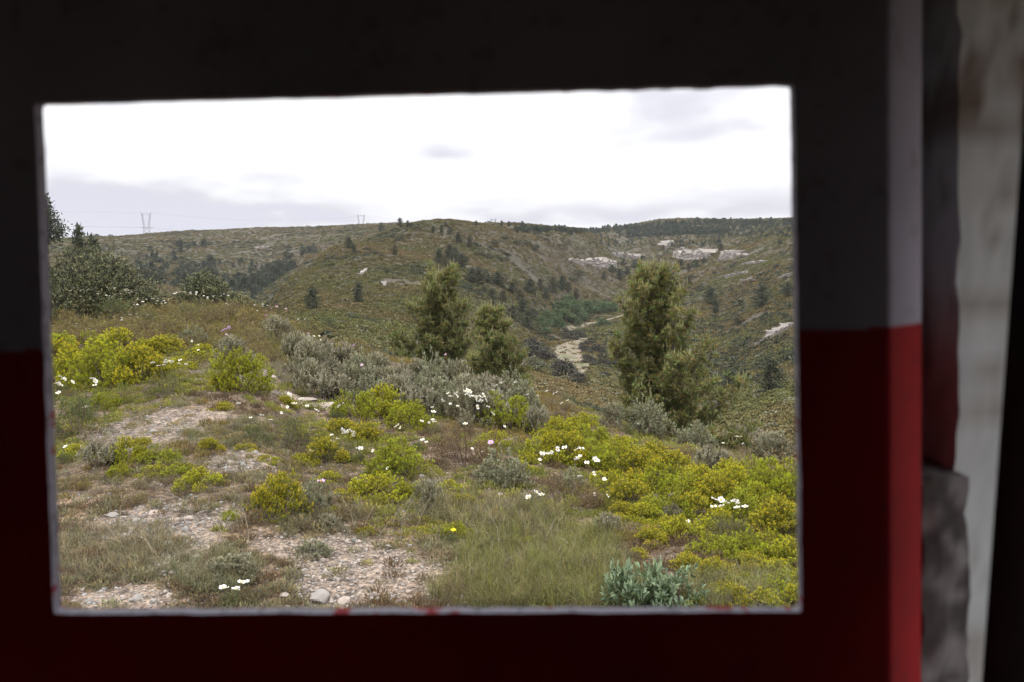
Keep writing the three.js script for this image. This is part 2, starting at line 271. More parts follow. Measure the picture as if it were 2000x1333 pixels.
function flowerGeo(seed, col) {
  const r = rng(seed), s = new Soup();
  for (let k = 0; k < 5; k++) { const a = k * 1.2566 + r() * 0.15, d = V(Math.cos(a), 0.28 + r() * 0.2, Math.sin(a)).normalize(), side = V(-Math.sin(a), (r() - .5) * .3, Math.cos(a)).normalize(); s.bigLeaf(V(0, 0, 0), d, side, 0.032, 0.034, vary(col, r, 0.04)); }
  return s.geo();
}
const whitePetals = [1, 2, 3].map(k => flowerGeo(500 + k, [0.72, 0.71, 0.65])), pinkPetals = flowerGeo(510, [0.55, 0.36, 0.56]), yellowPetals = flowerGeo(512, [0.75, 0.62, 0.03]);
const eyeGeo = new THREE.SphereGeometry(0.0095, 7, 4).scale(1, 0.6, 1).translate(0, 0.004, 0);
{ const n = eyeGeo.attributes.position.count; eyeGeo.setAttribute('color', new THREE.Float32BufferAttribute(Array.from({ length: n }, () => [0.62, 0.42, 0.04]).flat(), 3)); }
function flowers(shrub, n, seed, petals = whitePetals, size = 1, name = 'flower') {   // children of their shrub
  const r = rng(seed), g = shrub.dims;
  for (let k = 0; k < n; k++) {
    const d = sphereDir(r, 0.25), f = mesh(name, Array.isArray(petals) ? petals[k % petals.length] : petals, petalMat, shrub);
    const q = lerp(0.45, 1.12, r()); f.position.set(d.x * g.R * q, Math.sqrt(Math.max(0.05, 1 - 0.75 * q * q * (1 - d.y * d.y))) * g.H * 1.08 + 0.08 + r() * 0.06, d.z * g.R * q);
    f.rotation.set(0.35 + (r() - 0.5) * 1.3, r() * 6, (r() - 0.5) * 1.2, 'XYZ');
    const s = size * lerp(0.5, 0.85, r()) / shrub.scale.x; f.scale.setScalar(s);
    mesh('flower_eye', eyeGeo, petalMat, f);
  }
}
let plantCount = 0;
const ones = ['', 'first', 'second', 'third', 'fourth', 'fifth', 'sixth', 'seventh', 'eighth', 'ninth', 'tenth', 'eleventh', 'twelfth', 'thirteenth', 'fourteenth', 'fifteenth', 'sixteenth', 'seventeenth', 'eighteenth', 'nineteenth'], tens = ['', '', 'twenty', 'thirty', 'forty'], tenth = ['', '', 'twentieth', 'thirtieth', 'fortieth'];
const ordinal = n => n < 20 ? ones[n] : n % 10 ? tens[Math.floor(n / 10)] + '-' + ones[n % 10] : tenth[Math.floor(n / 10)];
const fromLeft = list => { const o = list.map((_, k) => k).sort((a, b) => list[a][0] - list[b][0]), w = []; o.forEach((k, i) => { w[k] = ordinal(i + 1) + ' from the left'; }); return w; };
function plant(protos, v, px, py, wpx, hk, label, group) {      // base seen at (px, py), wpx photo pixels wide
  const p = hit(px, py), pr = protos[v % protos.length], c = copyOf(pr, label, group), r = rng(7000 + plantCount++); let s = wpx * pixelAt(p) / 2 / (pr.dims.R * 1.1);
  c.position.copy(p); c.position.y -= 0.02; c.rotation.set((r() - .5) * .15, r() * 6.28, (r() - .5) * .15); s *= protos === lime ? 1.5 : 1.2; c.scale.set(s, s * (hk || 1) * 1.2, s); c.dims = pr.dims; return c;
}

// ---- yellow-green shrubs, near slope
const limeList = [
  [140, 748, 95, .8, 'yellow-green shrub at the hole edge, lowest of the patch above the pale clearing'], [205, 752, 100, .9, 'bright yellow-green shrub in the middle of the patch at the picture edge'], [268, 745, 90, .9, 'yellow-green shrub at the inner end of the patch, beside the white rockrose'],
  [150, 706, 95, .7, 'green shrub in the rear row of the patch beside the hole edge'], [235, 702, 95, .75, 'olive yellow shrub behind the bright shrub of the patch near the hole edge'],
  [470, 760, 84, 1.15, 'upright yellow-green shrub standing alone beside the narrow stony strip'], [437, 762, 50, .8, 'small yellow-green shrub against the upright shrub by the stony strip'],
  [208, 795, 42, .9, 'small lime shrub alone below the big yellow-green patch'], [248, 905, 52, 1.3, 'small upright lime shrub below the pale clearing'], [233, 930, 40, .8, 'tiny lime shrub at the foot of the small upright lime shrub'],
  [412, 882, 40, .9, 'little lime cushion above the small gravel patch'], [310, 905, 62, .7, 'flat lime cushion between the two gravel clearings'], [392, 950, 74, .7, 'spreading lime cushion above the lower gravel patch'], [350, 925, 50, .6, 'thin yellow cushion joining the two spreading lime cushions'],
  [540, 1000, 90, 1.1, 'vivid green shrub growing into the grey shrub near the lilac flower'],
  [690, 815, 72, .95, 'olive-green shrub beside the pale rock ledge, first of its row'], [745, 812, 84, .95, 'yellow-green shrub second in the row beside the pale ledge'], [800, 835, 80, .85, 'olive shrub last in the row beside the pale ledge'],
  [640, 905, 66, 1.0, 'lime shrub directly below the white boulder'], [772, 925, 110, .85, 'broad yellow-green shrub in the middle of the slope with a single white flower'], [735, 975, 100, .7, 'low lime shrub in front of the broad yellow-green shrub'], [800, 972, 60, .8, 'small lime shrub next to the upright sage shrub'], [690, 965, 60, .6, 'low yellow cushion beside the lilac flower'],
  [985, 838, 92, 1.0, 'golden yellow shrub carrying white flowers, highest on the slope'], [965, 870, 60, .7, 'olive lower half of the golden yellow clump'],
  [890, 1050, 56, .8, 'small lime shrub at the edge of the grass'], [715, 1040, 44, .5, 'faint lime cushion in the brown litter'], [450, 1010, 40, .6, 'tiny yellow tuft above the red-brown soil'], [430, 1035, 36, .5, 'tiny yellow cushion beside the grey gravel'],
];
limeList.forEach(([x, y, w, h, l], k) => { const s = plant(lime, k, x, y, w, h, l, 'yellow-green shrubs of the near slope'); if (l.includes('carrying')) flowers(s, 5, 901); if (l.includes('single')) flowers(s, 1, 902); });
const bandList = [[1065, 900, 80, .9], [1110, 905, 84, .95], [1085, 860, 70, .9], [1150, 910, 80, .9], [1200, 925, 88, .9], [1155, 870, 64, .8], [1245, 940, 90, .9], [1190, 960, 74, .8], [1235, 985, 80, .8], [1290, 960, 90, .85], [1300, 1010, 86, .8], [1340, 980, 90, .85], [1255, 1020, 70, .8], [1385, 985, 92, .9], [1435, 985, 100, 1.0], [1490, 975, 100, 1.05], [1540, 990, 100, 1.1], [1480, 1030, 110, .9], [1535, 1050, 110, .9], [1330, 1050, 80, .8], [1270, 1065, 66, .7], [1390, 1085, 80, .7], [1440, 1090, 90, .8], [1500, 1100, 100, .8], [1550, 1110, 100, .8], [1400, 1130, 70, .8], [1365, 1195, 60, .8], [1520, 1165, 90, .7], [1455, 1150, 70, .6]];
const bandAt = fromLeft(bandList);
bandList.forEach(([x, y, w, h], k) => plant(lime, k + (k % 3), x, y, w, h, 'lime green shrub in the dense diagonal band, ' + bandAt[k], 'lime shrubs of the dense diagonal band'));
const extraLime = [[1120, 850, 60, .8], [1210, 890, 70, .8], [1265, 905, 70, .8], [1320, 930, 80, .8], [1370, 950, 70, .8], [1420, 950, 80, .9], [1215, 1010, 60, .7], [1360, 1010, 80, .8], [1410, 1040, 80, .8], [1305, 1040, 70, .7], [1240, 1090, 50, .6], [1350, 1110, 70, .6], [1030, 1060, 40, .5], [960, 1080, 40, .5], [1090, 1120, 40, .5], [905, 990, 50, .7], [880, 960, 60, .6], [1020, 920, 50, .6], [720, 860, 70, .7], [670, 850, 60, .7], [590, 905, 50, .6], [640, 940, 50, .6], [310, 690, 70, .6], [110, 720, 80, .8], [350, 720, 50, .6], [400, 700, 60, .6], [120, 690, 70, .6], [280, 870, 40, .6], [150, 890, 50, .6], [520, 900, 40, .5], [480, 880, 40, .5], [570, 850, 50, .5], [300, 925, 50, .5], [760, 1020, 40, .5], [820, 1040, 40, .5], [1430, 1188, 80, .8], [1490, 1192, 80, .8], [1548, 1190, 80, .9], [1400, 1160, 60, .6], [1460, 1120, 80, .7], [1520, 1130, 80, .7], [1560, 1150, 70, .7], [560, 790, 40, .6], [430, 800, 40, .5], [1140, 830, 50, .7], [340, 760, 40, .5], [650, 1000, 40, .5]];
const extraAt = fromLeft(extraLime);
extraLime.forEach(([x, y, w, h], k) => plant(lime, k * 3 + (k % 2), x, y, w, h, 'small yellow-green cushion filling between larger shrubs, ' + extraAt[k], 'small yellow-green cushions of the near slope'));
// ---- grey-leaved shrubs
const sageList = [
  [545, 672, 80, .9, 'grey shrub with dusty pink heads below the crest'], [590, 690, 60, .7, 'low grey shrub beside the dusty pink shrub'], [375, 672, 60, .8, 'bluish green shrub among russet scrub, smaller of two'], [455, 708, 76, .9, 'bluish green shrub with pink flowers behind the upright lime shrub'],
  [1052, 850, 58, 1.7, 'tall narrow grey shrub next to the golden shrub'], [980, 945, 120, .85, 'wide sage-grey shrub with a pink flower in mid slope'], [832, 1000, 70, 1.3, 'upright sage shrub with a twisted stem'], [1190, 1045, 64, 1.2, 'round sage shrub at the top corner of the grass'],
  [1255, 850, 110, .9, 'grey shrub on the crest below the big pine'], [1195, 835, 56, 1.2, 'small bushy grey plant on a bare stem at the crest'], [1395, 925, 80, 1.1, 'grey shrub at the upper edge of the lime band'], [1360, 880, 90, .8, 'grey-green shrub on the crest near the hole edge'], [1500, 900, 90, .8, 'dull green shrub on the crest against the hole edge'], [1455, 870, 80, .8, 'dull green shrub on the crest, second from the hole edge'],
  [610, 1000, 90, 1.0, 'silvery shrub under the lilac flower'], [640, 1030, 60, .7, 'small silvery shrub beside the red-brown soil'], [195, 915, 80, 1.0, 'grey-green shrub by the hole edge above the gravel'], [610, 1085, 80, .6, 'low silvery plant on the gravel slope'], [450, 1125, 110, .55, 'low grey tussock above the fallen white flowers'],
  [1310, 1015, 50, 1.1, 'grey shrub with one pink flower inside the lime band'], [1120, 955, 70, .9, 'grey shrub among the white flower heads'],
];
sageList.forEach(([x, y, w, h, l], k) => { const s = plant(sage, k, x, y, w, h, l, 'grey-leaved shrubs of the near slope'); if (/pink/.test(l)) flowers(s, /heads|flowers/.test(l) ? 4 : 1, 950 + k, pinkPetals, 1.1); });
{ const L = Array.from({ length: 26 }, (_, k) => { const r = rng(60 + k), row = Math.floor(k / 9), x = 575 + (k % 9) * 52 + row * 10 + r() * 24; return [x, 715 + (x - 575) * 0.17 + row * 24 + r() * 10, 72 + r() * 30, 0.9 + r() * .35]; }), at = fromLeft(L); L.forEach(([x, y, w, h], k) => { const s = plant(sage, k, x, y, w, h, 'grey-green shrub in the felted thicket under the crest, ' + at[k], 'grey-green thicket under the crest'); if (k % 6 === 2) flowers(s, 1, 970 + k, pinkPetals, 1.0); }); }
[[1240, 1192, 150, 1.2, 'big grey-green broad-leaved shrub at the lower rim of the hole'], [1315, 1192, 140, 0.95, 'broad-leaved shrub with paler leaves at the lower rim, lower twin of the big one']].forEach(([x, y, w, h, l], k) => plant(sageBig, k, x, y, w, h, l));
// ---- white-flowered rockroses
const roseList = [
  [905, 905, 150, 1.0, 1, 34, 'reddish brown rockrose crowded with white flowers in mid slope'], [330, 775, 90, .8, 0, 9, 'white flowering rockrose between the lime patch and the upright lime shrub'], [150, 850, 110, 1.0, 2, 6, 'dark rockrose by the hole edge with a few white flowers'], [560, 870, 110, .9, 0, 5, 'dark green rockrose beside the pale rock ledge'], [500, 860, 70, .8, 2, 1, 'dark green low rockrose left of the rockrose by the pale ledge'],
  [670, 900, 80, .8, 0, 8, 'rockrose with white flowers over the white boulder'], [1105, 985, 150, .8, 1, 20, 'low russet rockrose with a ring of white flowers above the grass'], [1415, 1055, 110, .8, 0, 9, 'rockrose with white flowers inside the lime band'], [460, 1180, 90, .5, 2, 4, 'small green rockrose at the lower rim of the hole'],
  [1075, 815, 70, .8, 1, 6, 'russet rockrose on the crest with a few white flowers'], [860, 790, 70, .8, 0, 3, 'green rockrose at the edge of the grey thicket'], [1440, 900, 70, .7, 1, 3, 'russet rockrose on the crest near the hole edge'], [610, 700, 70, .7, 0, 5, 'rockrose at the upper end of the grey thicket'],
  [160, 628, 90, .7, 2, 9, 'rockrose in front of the big oak bush, nearest the hole edge'], [225, 630, 90, .7, 2, 10, 'rockrose in front of the big oak bush, second from the hole edge'], [300, 640, 90, .6, 0, 7, 'rockrose below the inner end of the big oak bush'], [370, 625, 90, .6, 0, 6, 'rockrose between the two oak bushes'], [440, 630, 90, .6, 1, 7, 'russet rockrose below the smaller oak bush'], [500, 640, 80, .6, 1, 5, 'russet rockrose where the crest turns down'], [180, 665, 80, .5, 1, 3, 'russet rockrose above the lime patch'], [270, 655, 80, .5, 1, 4, 'russet rockrose between lime patch and oak bush'],
];
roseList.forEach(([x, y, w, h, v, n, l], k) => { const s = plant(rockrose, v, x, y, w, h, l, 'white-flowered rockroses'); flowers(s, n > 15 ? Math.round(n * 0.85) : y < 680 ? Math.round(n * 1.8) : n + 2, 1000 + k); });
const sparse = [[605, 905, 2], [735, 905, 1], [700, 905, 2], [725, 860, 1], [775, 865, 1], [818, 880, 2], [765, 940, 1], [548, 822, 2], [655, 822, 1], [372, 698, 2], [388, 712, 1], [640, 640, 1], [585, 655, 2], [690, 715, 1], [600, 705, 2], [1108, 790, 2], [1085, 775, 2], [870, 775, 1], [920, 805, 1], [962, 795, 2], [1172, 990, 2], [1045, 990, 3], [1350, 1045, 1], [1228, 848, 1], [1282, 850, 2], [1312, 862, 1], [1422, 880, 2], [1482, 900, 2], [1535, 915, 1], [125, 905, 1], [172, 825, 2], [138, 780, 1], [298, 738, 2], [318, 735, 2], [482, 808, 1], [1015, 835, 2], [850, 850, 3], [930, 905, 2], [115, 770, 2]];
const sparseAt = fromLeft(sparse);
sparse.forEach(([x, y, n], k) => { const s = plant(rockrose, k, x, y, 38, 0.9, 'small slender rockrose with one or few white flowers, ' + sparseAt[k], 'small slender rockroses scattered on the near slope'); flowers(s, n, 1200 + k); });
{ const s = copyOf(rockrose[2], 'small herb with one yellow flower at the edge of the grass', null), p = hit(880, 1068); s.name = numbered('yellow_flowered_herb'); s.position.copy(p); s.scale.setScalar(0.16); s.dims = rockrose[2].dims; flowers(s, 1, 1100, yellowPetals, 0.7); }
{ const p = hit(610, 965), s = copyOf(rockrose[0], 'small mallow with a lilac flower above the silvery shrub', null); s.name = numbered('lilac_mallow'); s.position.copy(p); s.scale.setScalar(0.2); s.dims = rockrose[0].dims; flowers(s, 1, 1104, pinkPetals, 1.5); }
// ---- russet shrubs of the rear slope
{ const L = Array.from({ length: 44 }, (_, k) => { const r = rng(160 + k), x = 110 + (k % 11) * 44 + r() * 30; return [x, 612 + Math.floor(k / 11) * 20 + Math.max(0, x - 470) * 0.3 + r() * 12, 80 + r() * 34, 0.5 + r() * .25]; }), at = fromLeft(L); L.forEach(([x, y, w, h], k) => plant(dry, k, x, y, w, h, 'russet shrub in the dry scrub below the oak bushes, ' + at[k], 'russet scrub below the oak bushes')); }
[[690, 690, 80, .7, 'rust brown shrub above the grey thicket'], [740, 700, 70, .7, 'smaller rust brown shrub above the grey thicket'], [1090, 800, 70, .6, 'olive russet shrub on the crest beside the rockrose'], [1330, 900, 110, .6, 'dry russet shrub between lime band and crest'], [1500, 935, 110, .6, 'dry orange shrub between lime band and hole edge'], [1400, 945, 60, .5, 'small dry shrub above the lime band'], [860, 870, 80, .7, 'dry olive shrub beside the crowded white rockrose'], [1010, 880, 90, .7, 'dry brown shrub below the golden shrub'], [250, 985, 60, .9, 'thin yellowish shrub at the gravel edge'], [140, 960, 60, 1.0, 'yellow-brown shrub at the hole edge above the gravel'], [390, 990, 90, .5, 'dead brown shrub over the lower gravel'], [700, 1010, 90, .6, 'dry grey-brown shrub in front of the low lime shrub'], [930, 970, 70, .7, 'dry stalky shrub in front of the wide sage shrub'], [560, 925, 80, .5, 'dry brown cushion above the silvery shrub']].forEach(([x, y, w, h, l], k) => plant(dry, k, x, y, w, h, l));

// ---- oak bushes on the rear rim
function bush(name, label, px, d, wpx, hpx, seed, o) {
  const p = ground(px, d), m = pixelAt(V(p.x, 0, p.z)), W = wpx * m / 2, Hh = hpx * m;
  const g = moundGeo({ seed, R: W / 1.05, H: Hh / 1.1, lumps: o.lumps || 26, sprigs: o.sprigs || 900, leaves: 9, sprigLen: o.sl || 0.16, leaf: o.leaf || 0.055, leafW: (o.leaf || 0.055) * 0.55, up: 0.5, old: o.old, tip: o.tip, bark: [0.07, 0.055, 0.045], patch: 0.22 });
  const t = thing(name, label, 'bush', o.group); t.position.copy(p); t.position.y -= 0.05;
  const f = mesh('foliage', g.leaves, dullLeaf, t); f.userData.kind = 'stuff'; mesh('woody_stem', g.wood, woodMat, t).userData.kind = 'stuff'; return t;
}
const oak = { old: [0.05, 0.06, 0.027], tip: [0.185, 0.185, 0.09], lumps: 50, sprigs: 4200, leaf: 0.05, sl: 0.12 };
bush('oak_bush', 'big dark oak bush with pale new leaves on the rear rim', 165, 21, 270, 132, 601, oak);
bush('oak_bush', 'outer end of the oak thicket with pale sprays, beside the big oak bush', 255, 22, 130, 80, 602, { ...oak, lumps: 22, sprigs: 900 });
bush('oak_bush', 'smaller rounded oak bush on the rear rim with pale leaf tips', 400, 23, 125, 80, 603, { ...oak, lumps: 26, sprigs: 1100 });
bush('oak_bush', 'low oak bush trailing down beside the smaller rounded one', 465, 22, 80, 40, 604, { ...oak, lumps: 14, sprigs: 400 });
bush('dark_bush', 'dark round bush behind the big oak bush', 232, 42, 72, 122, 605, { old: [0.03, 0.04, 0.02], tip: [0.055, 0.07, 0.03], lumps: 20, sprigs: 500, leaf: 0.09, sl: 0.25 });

// ---------------------------------------------------------------- pines
function tuftGeo(seed, n, len, wid, col, up = 0.3) { const r = rng(seed), s = new Soup(); for (let k = 0; k < n; k++) { const d = sphereDir(r, -0.35); d.y += up; d.normalize(); s.blade(V(0, 0, 0).addScaledVector(d, 0.01), d, len * lerp(0.7, 1.1, r()), wid, V(0, -len * 0.06, 0), vary(col, r, 0.25)); } return s.geo(); }
const tufts = [tuftGeo(700, 14, 0.15, 0.017, [1, 1, 1]), tuftGeo(701, 14, 0.13, 0.017, [1, 1, 1])];
function instanced(name, geo, mat, list, parent) {
  const m = new THREE.InstancedMesh(geo, mat, list.length); m.name = parent ? name : numbered(name); const M = new THREE.Matrix4(), q = new THREE.Quaternion(), e = new THREE.Euler(), c = new THREE.Color();
  list.forEach((o, i) => { e.set(o.rx || 0, o.ry || 0, o.rz || 0); q.setFromEuler(e); const s = o.s; M.compose(o.p, q, typeof s === 'number' ? V(s, s, s) : s); m.setMatrixAt(i, M); c.setRGB(...o.c); m.setColorAt(i, c); });
  m.castShadow = m.receiveShadow = true; m.userData.kind = 'stuff'; (parent || scene).add(m); return m;
}
function nearPine(label, px, d, topPy, shape, seed, dens) {
  const p = ground(px, d), v = dirOf(px, topPy), Ht = EYE + d * v.y / Math.hypot(v.x, v.z) - p.y, r = rng(seed), wood = new Soup(), list = [], candles = [];
  const t = thing('aleppo_pine', label, 'pine', 'pines standing on the slope just below the crest'); t.position.copy(p);
  const bark = [0.10, 0.085, 0.075], limbC = [0.15, 0.135, 0.115], lean = V((r() - .5) * .05, 0, 0);
  const axis = h => V(lean.x * h + 0.05 * Math.sin(h * 1.3 + seed), h, 0.05 * Math.cos(h * 1.1));
  for (let k = 0; k < 12; k++) wood.tube(axis(Ht * k / 12 * 0.97), axis(Ht * (k + 1) / 12 * 0.97), 0.13 * (1 - k / 12.6), 0.13 * (1 - (k + 1) / 12.6), bark, 6);
  const base = [0.152, 0.16, 0.046], pale = [0.23, 0.222, 0.08];
  const n = Math.round(dens * 60);
  for (let k = 0; k < n; k++) {
    const u = Math.pow((k + r()) / n, 0.9), h = Ht * lerp(0.04, 0.93, u), a = k * 2.4 + r() * 0.7, ex = shape(u, a) * lerp(0.6, 1.12, r()), rise = lerp(0.45, 1.5, u) * ex * lerp(0.45, 0.95, r());
    const o = axis(h), q = V(Math.cos(a), 0, Math.sin(a)), P = s => o.clone().addScaledVector(q, ex * s).add(V(0, rise * s * s - 0.12 * ex * Math.sin(s * 3.14), 0));
    for (let s = 0; s < 4; s++) wood.tube(P(s / 4), P((s + 1) / 4), 0.035 * (1 - s / 4.6) * (0.5 + ex / 3), 0.035 * (1 - (s + 1) / 4.6) * (0.5 + ex / 3), limbC, 4);
    const m = Math.round(dens * (8 + ex * 19));
    for (let b = 0; b < m; b++) {
      const s = Math.pow(lerp(0.06, 1, r()), 0.7), side = lerp(0.04, 0.42, r()) * (0.55 + ex * 0.35) * (1.25 - s * 0.6), an = r() * 6.28;
      const c = P(s).add(V(Math.cos(an) * side, (r() - 0.25) * side * 1.1, Math.sin(an) * side)), nb = 3;
      if (r() < 0.4) wood.tube(P(Math.max(0, s - 0.12)), c, 0.008, 0.004, limbC, 3);
      for (let w = 0; w < nb; w++) { const mixk = r() < 0.22 ? 1 : r() * 0.35; list.push({ p: c.clone().add(V((r() - .5) * .16, (r() - .3) * .16, (r() - .5) * .16)), rx: (r() - .5) * 1.2, ry: r() * 6.28, rz: (r() - .5) * 1.2, s: lerp(0.75, 1.15, r()), c: base.map((x, i) => lerp(x, pale[i], mixk) * lerp(0.8, 1.2, r())) }); }
      if (s > 0.7 && r() < 0.5) candles.push({ p: c.clone().add(V(0, 0.12, 0)), ry: r() * 6, rx: (r() - .5) * .3, rz: (r() - .5) * .3, s: V(1, lerp(0.7, 1.3, r()), 1), c: [0.24, 0.235, 0.115] });
    }
  }
  for (let k = 0; k < 30; k++) list.push({ p: axis(Ht * lerp(0.86, 1, r())).add(V((r() - .5) * .25, 0, (r() - .5) * .25)), ry: r() * 6, s: 0.9, c: pale });
  for (let k = 0; k < 5; k++) candles.push({ p: axis(Ht * lerp(0.95, 1.02, r())), ry: r(), s: V(1.2, 1.6, 1.2), c: [0.25, 0.25, 0.12] });
  const half = list.length >> 1;
  mesh('trunk_and_limbs', wood.geo(), woodMat, t);
  instanced('crown', tufts[0], leafMat, list.slice(0, half), t); instanced('crown', tufts[1], leafMat, list.slice(half), t);
  instanced('new_shoots', candleGeo, dullLeaf, candles, t);
}
const candleGeo = (() => { const s = new Soup(); s.tube(V(0, 0, 0), V(0, 0.1, 0), 0.012, 0.014, [1, 1, 1], 4); s.tube(V(0, 0.1, 0), V(0, 0.2, 0), 0.014, 0.003, [0.9, 0.9, 0.9], 4); return s.geo(); })();
nearPine('tall bushy pine rising over the crest in front of the far hillside', 1278, 30, 510, (u, a) => 2.35 * Math.pow(1 - u * 0.985, 0.45) * (u < 0.45 ? (Math.cos(a) > 0 ? 1.2 : 0.78) : 1) * (u < 0.34 && Math.cos(a) > 0.4 ? 1.45 : 1) * (0.85 + 0.25 * Math.sin(a * 3 + u * 9)), 21, 1.95);
nearPine('medium rounded pine behind the grey thicket, in front of the central hill', 858, 38, 530, (u, a) => 2.2 * Math.pow(1 - u * 0.98, 0.42) * (0.85 + 0.3 * Math.sin(a * 2 + u * 7)), 22, 1.65);
nearPine('smaller pointed pine between the medium pine and the dirt track', 965, 34, 600, (u, a) => 1.8 * Math.pow(1 - u * 0.98, 0.55) * (0.85 + 0.3 * Math.sin(a * 2 + u * 8)), 23, 1.6);

function farPineProto(seed, slim, col, lo = 0.08, fine = 1) {                        // small distant pine, height 1
  const r = rng(seed), s = new Soup(), w = new Soup();
  w.tube(V(0, -0.04, 0), V(0.01, 0.9, 0), 0.022, 0.006, [0.07, 0.06, 0.05], 5);
  const N = 34;
  for (let k = 0; k < N; k++) {
    const u = (k + r()) / N, h = lerp(lo, 0.97, u), R = slim * (u < 0.3 ? lerp(0.75, 1, u / 0.3) : Math.pow(1 - (u - 0.3) / 0.72, 0.55)) * lerp(0.4, 1.15, r()), a = k * 2.4 + r();
    const tip = V(Math.cos(a) * R, h + R * 0.25, Math.sin(a) * R), o = V(0, h - 0.02, 0);
    w.tube(o, tip, 0.006, 0.002, [0.08, 0.07, 0.06], 3);
    const m = Math.round((20 + R * 110) * (fine > 1 ? 4 : 1));
    for (let q = 0; q < m; q++) { const c = o.clone().lerp(tip, Math.pow(r(), 0.6)).add(sphereDir(r).multiplyScalar(0.07 * Math.sqrt(r()))), d = sphereDir(r, -0.2); s.leaf(c, d, perp(d, r), 0.075 / fine, 0.03 / fine, vary(col, r, 0.3)); }
  }
  return { leaves: s.geo(), wood: w.geo(), R: slim, H: 1 };
}
const farPines = [[0.36, [0.052, 0.06, 0.03]], [0.30, [0.048, 0.056, 0.028]], [0.42, [0.055, 0.062, 0.032]], [0.52, [0.05, 0.058, 0.032]], [0.36, [0.075, 0.068, 0.034]]].map(([w, c], k) => plantProto('distant_pine', 'pine', farPineProto(800 + k, w, c), dullLeaf, 'trunk', 'crown'));
const tallPine = plantProto('tall_pine', 'pine', farPineProto(811, 0.22, [0.05, 0.058, 0.034], 0.66, 2.6), dullLeaf, 'trunk', 'crown');
const roundGeo = (seed, old, tip) => moundGeo({ seed, R: 0.5, H: 0.8, lumps: 20, sprigs: 500, leaves: 4, sprigLen: 0.05, leaf: 0.06, leafW: 0.04, up: 0.4, old, tip, bark: [0.06, 0.05, 0.04], patch: 0.25 });
const farBushes = { green: [0, 1, 2].map(k => plantProto('valley_tree', 'tree', roundGeo(820 + k, [0.05, 0.075, 0.028], [0.095, 0.14, 0.055]), dullLeaf, 'trunk', 'crown')), dark: [0, 1].map(k => plantProto('dark_shrub', 'shrub', roundGeo(830 + k, [0.045, 0.043, 0.032], [0.072, 0.068, 0.046]), dullLeaf)), pale: [0, 1].map(k => plantProto('pale_bush', 'bush', roundGeo(840 + k, [0.06, 0.062, 0.03], [0.16, 0.155, 0.085]), dullLeaf)) };
let farCount = 0;
function far(protos, v, px, py, hpx, label, group, wk = 1, from = 60) { const p = hit(px, py, from), pr = protos[v % protos.length], c = copyOf(pr, label, group), r = rng(9000 + farCount++), s = hpx * p.distanceTo(camera.position) / F / pr.dims.H; c.position.copy(p); c.position.y -= s * 0.03; c.rotation.y = r() * 6.28; c.scale.set(s * wk, s, s * wk); return c; }
const hillTop = [[781, 444, 18], [796, 445, 14], [744, 453, 18], [803, 443, 8], [846, 455, 13], [862, 455, 15], [871, 444, 11], [879, 458, 15], [930, 441, 10], [980, 443, 12], [994, 443, 11], [1020, 444, 12]];
const topAt = fromLeft(hillTop);
hillTop.forEach(([x, y, h], k) => far(farPines, k % 4, x, y, h, 'small dark pine on the crest of the central hill, ' + topAt[k], 'pines on the crest of the central hill', 1.15));
const hillFace = [[681, 487, 24, 'pine on the shoulder line of the central hill, upper of two'], [691, 498, 20, 'pine on the shoulder line of the central hill, lower of two'], [771, 499, 22, 'brownish pine high on the face of the central hill'], [895, 474, 20, 'slim pine right under the central hilltop'], [917, 484, 24, 'pointed pine on the upper face of the central hill'], [610, 607, 46, 'lone pine low on the left foot of the central hill'], [700, 593, 40, 'lone broad pine low on the face of the central hill'], [946, 572, 14, 'tiny round pine above the smaller pointed pine']];
hillFace.forEach(([x, y, h, l], k) => far(farPines, l.includes('brown') ? 4 : k, x, y, h, l, null, 1.1));
{ const L = [[857, 514, 27], [877, 505, 28], [890, 512, 28], [902, 523, 28], [868, 520, 22], [884, 528, 22]], at = fromLeft(L); L.forEach(([x, y, h], k) => far(farPines, k, x, y, h, 'dusky pine in the cluster above the medium rounded pine, ' + at[k], 'pine cluster above the medium pine', 1.4)); }
{ const L = [[922, 553, 32], [935, 558, 38], [950, 552, 26], [972, 558, 28], [982, 590, 24], [960, 585, 22], [1000, 575, 24], [1015, 590, 26], [1035, 574, 30], [1055, 570, 26], [1080, 574, 34], [1098, 568, 30], [1065, 585, 24], [1110, 572, 22], [1125, 585, 22], [1020, 612, 30], [1000, 625, 30], [1030, 640, 34], [1040, 625, 24]], at = fromLeft(L); L.forEach(([x, y, h], k) => far(farPines, k + (k % 3 === 1 ? 4 - k % 5 : 0), x, y, h, 'dark pine in the wooded hollow above the dirt track, ' + at[k], 'pines of the hollow above the track', 1.3)); }
[[1388, 597, 36, 'dark pine on the right hillside next to the big pine, upper of two'], [1398, 614, 28, 'dark pine on the right hillside next to the big pine, lower of two'], [1487, 602, 44, 'broad pine in the middle of the right hillside'], [1538, 582, 30, 'pine on the right hillside touching the hole edge'], [1441, 637, 24, 'small pine on the right hillside below the broad one'], [1504, 766, 66, 'large dark pine low on the right hillside'], [1408, 491, 16, 'dark round pine above the pale cliffs'], [1207, 456, 11, 'tiny pine on the far saddle'], [1523, 478, 11, 'tiny pine high at the hole edge'], [1345, 560, 22, 'small pine half hidden behind the big pine'], [1425, 760, 40, 'pine low on the slope beside the big pine'], [1330, 700, 50, 'slim pine partly behind the big pine']].forEach(([x, y, h, l], k) => far(farPines, l.includes('dark round') ? 3 : k, x, y, h, l, null, 1.25));
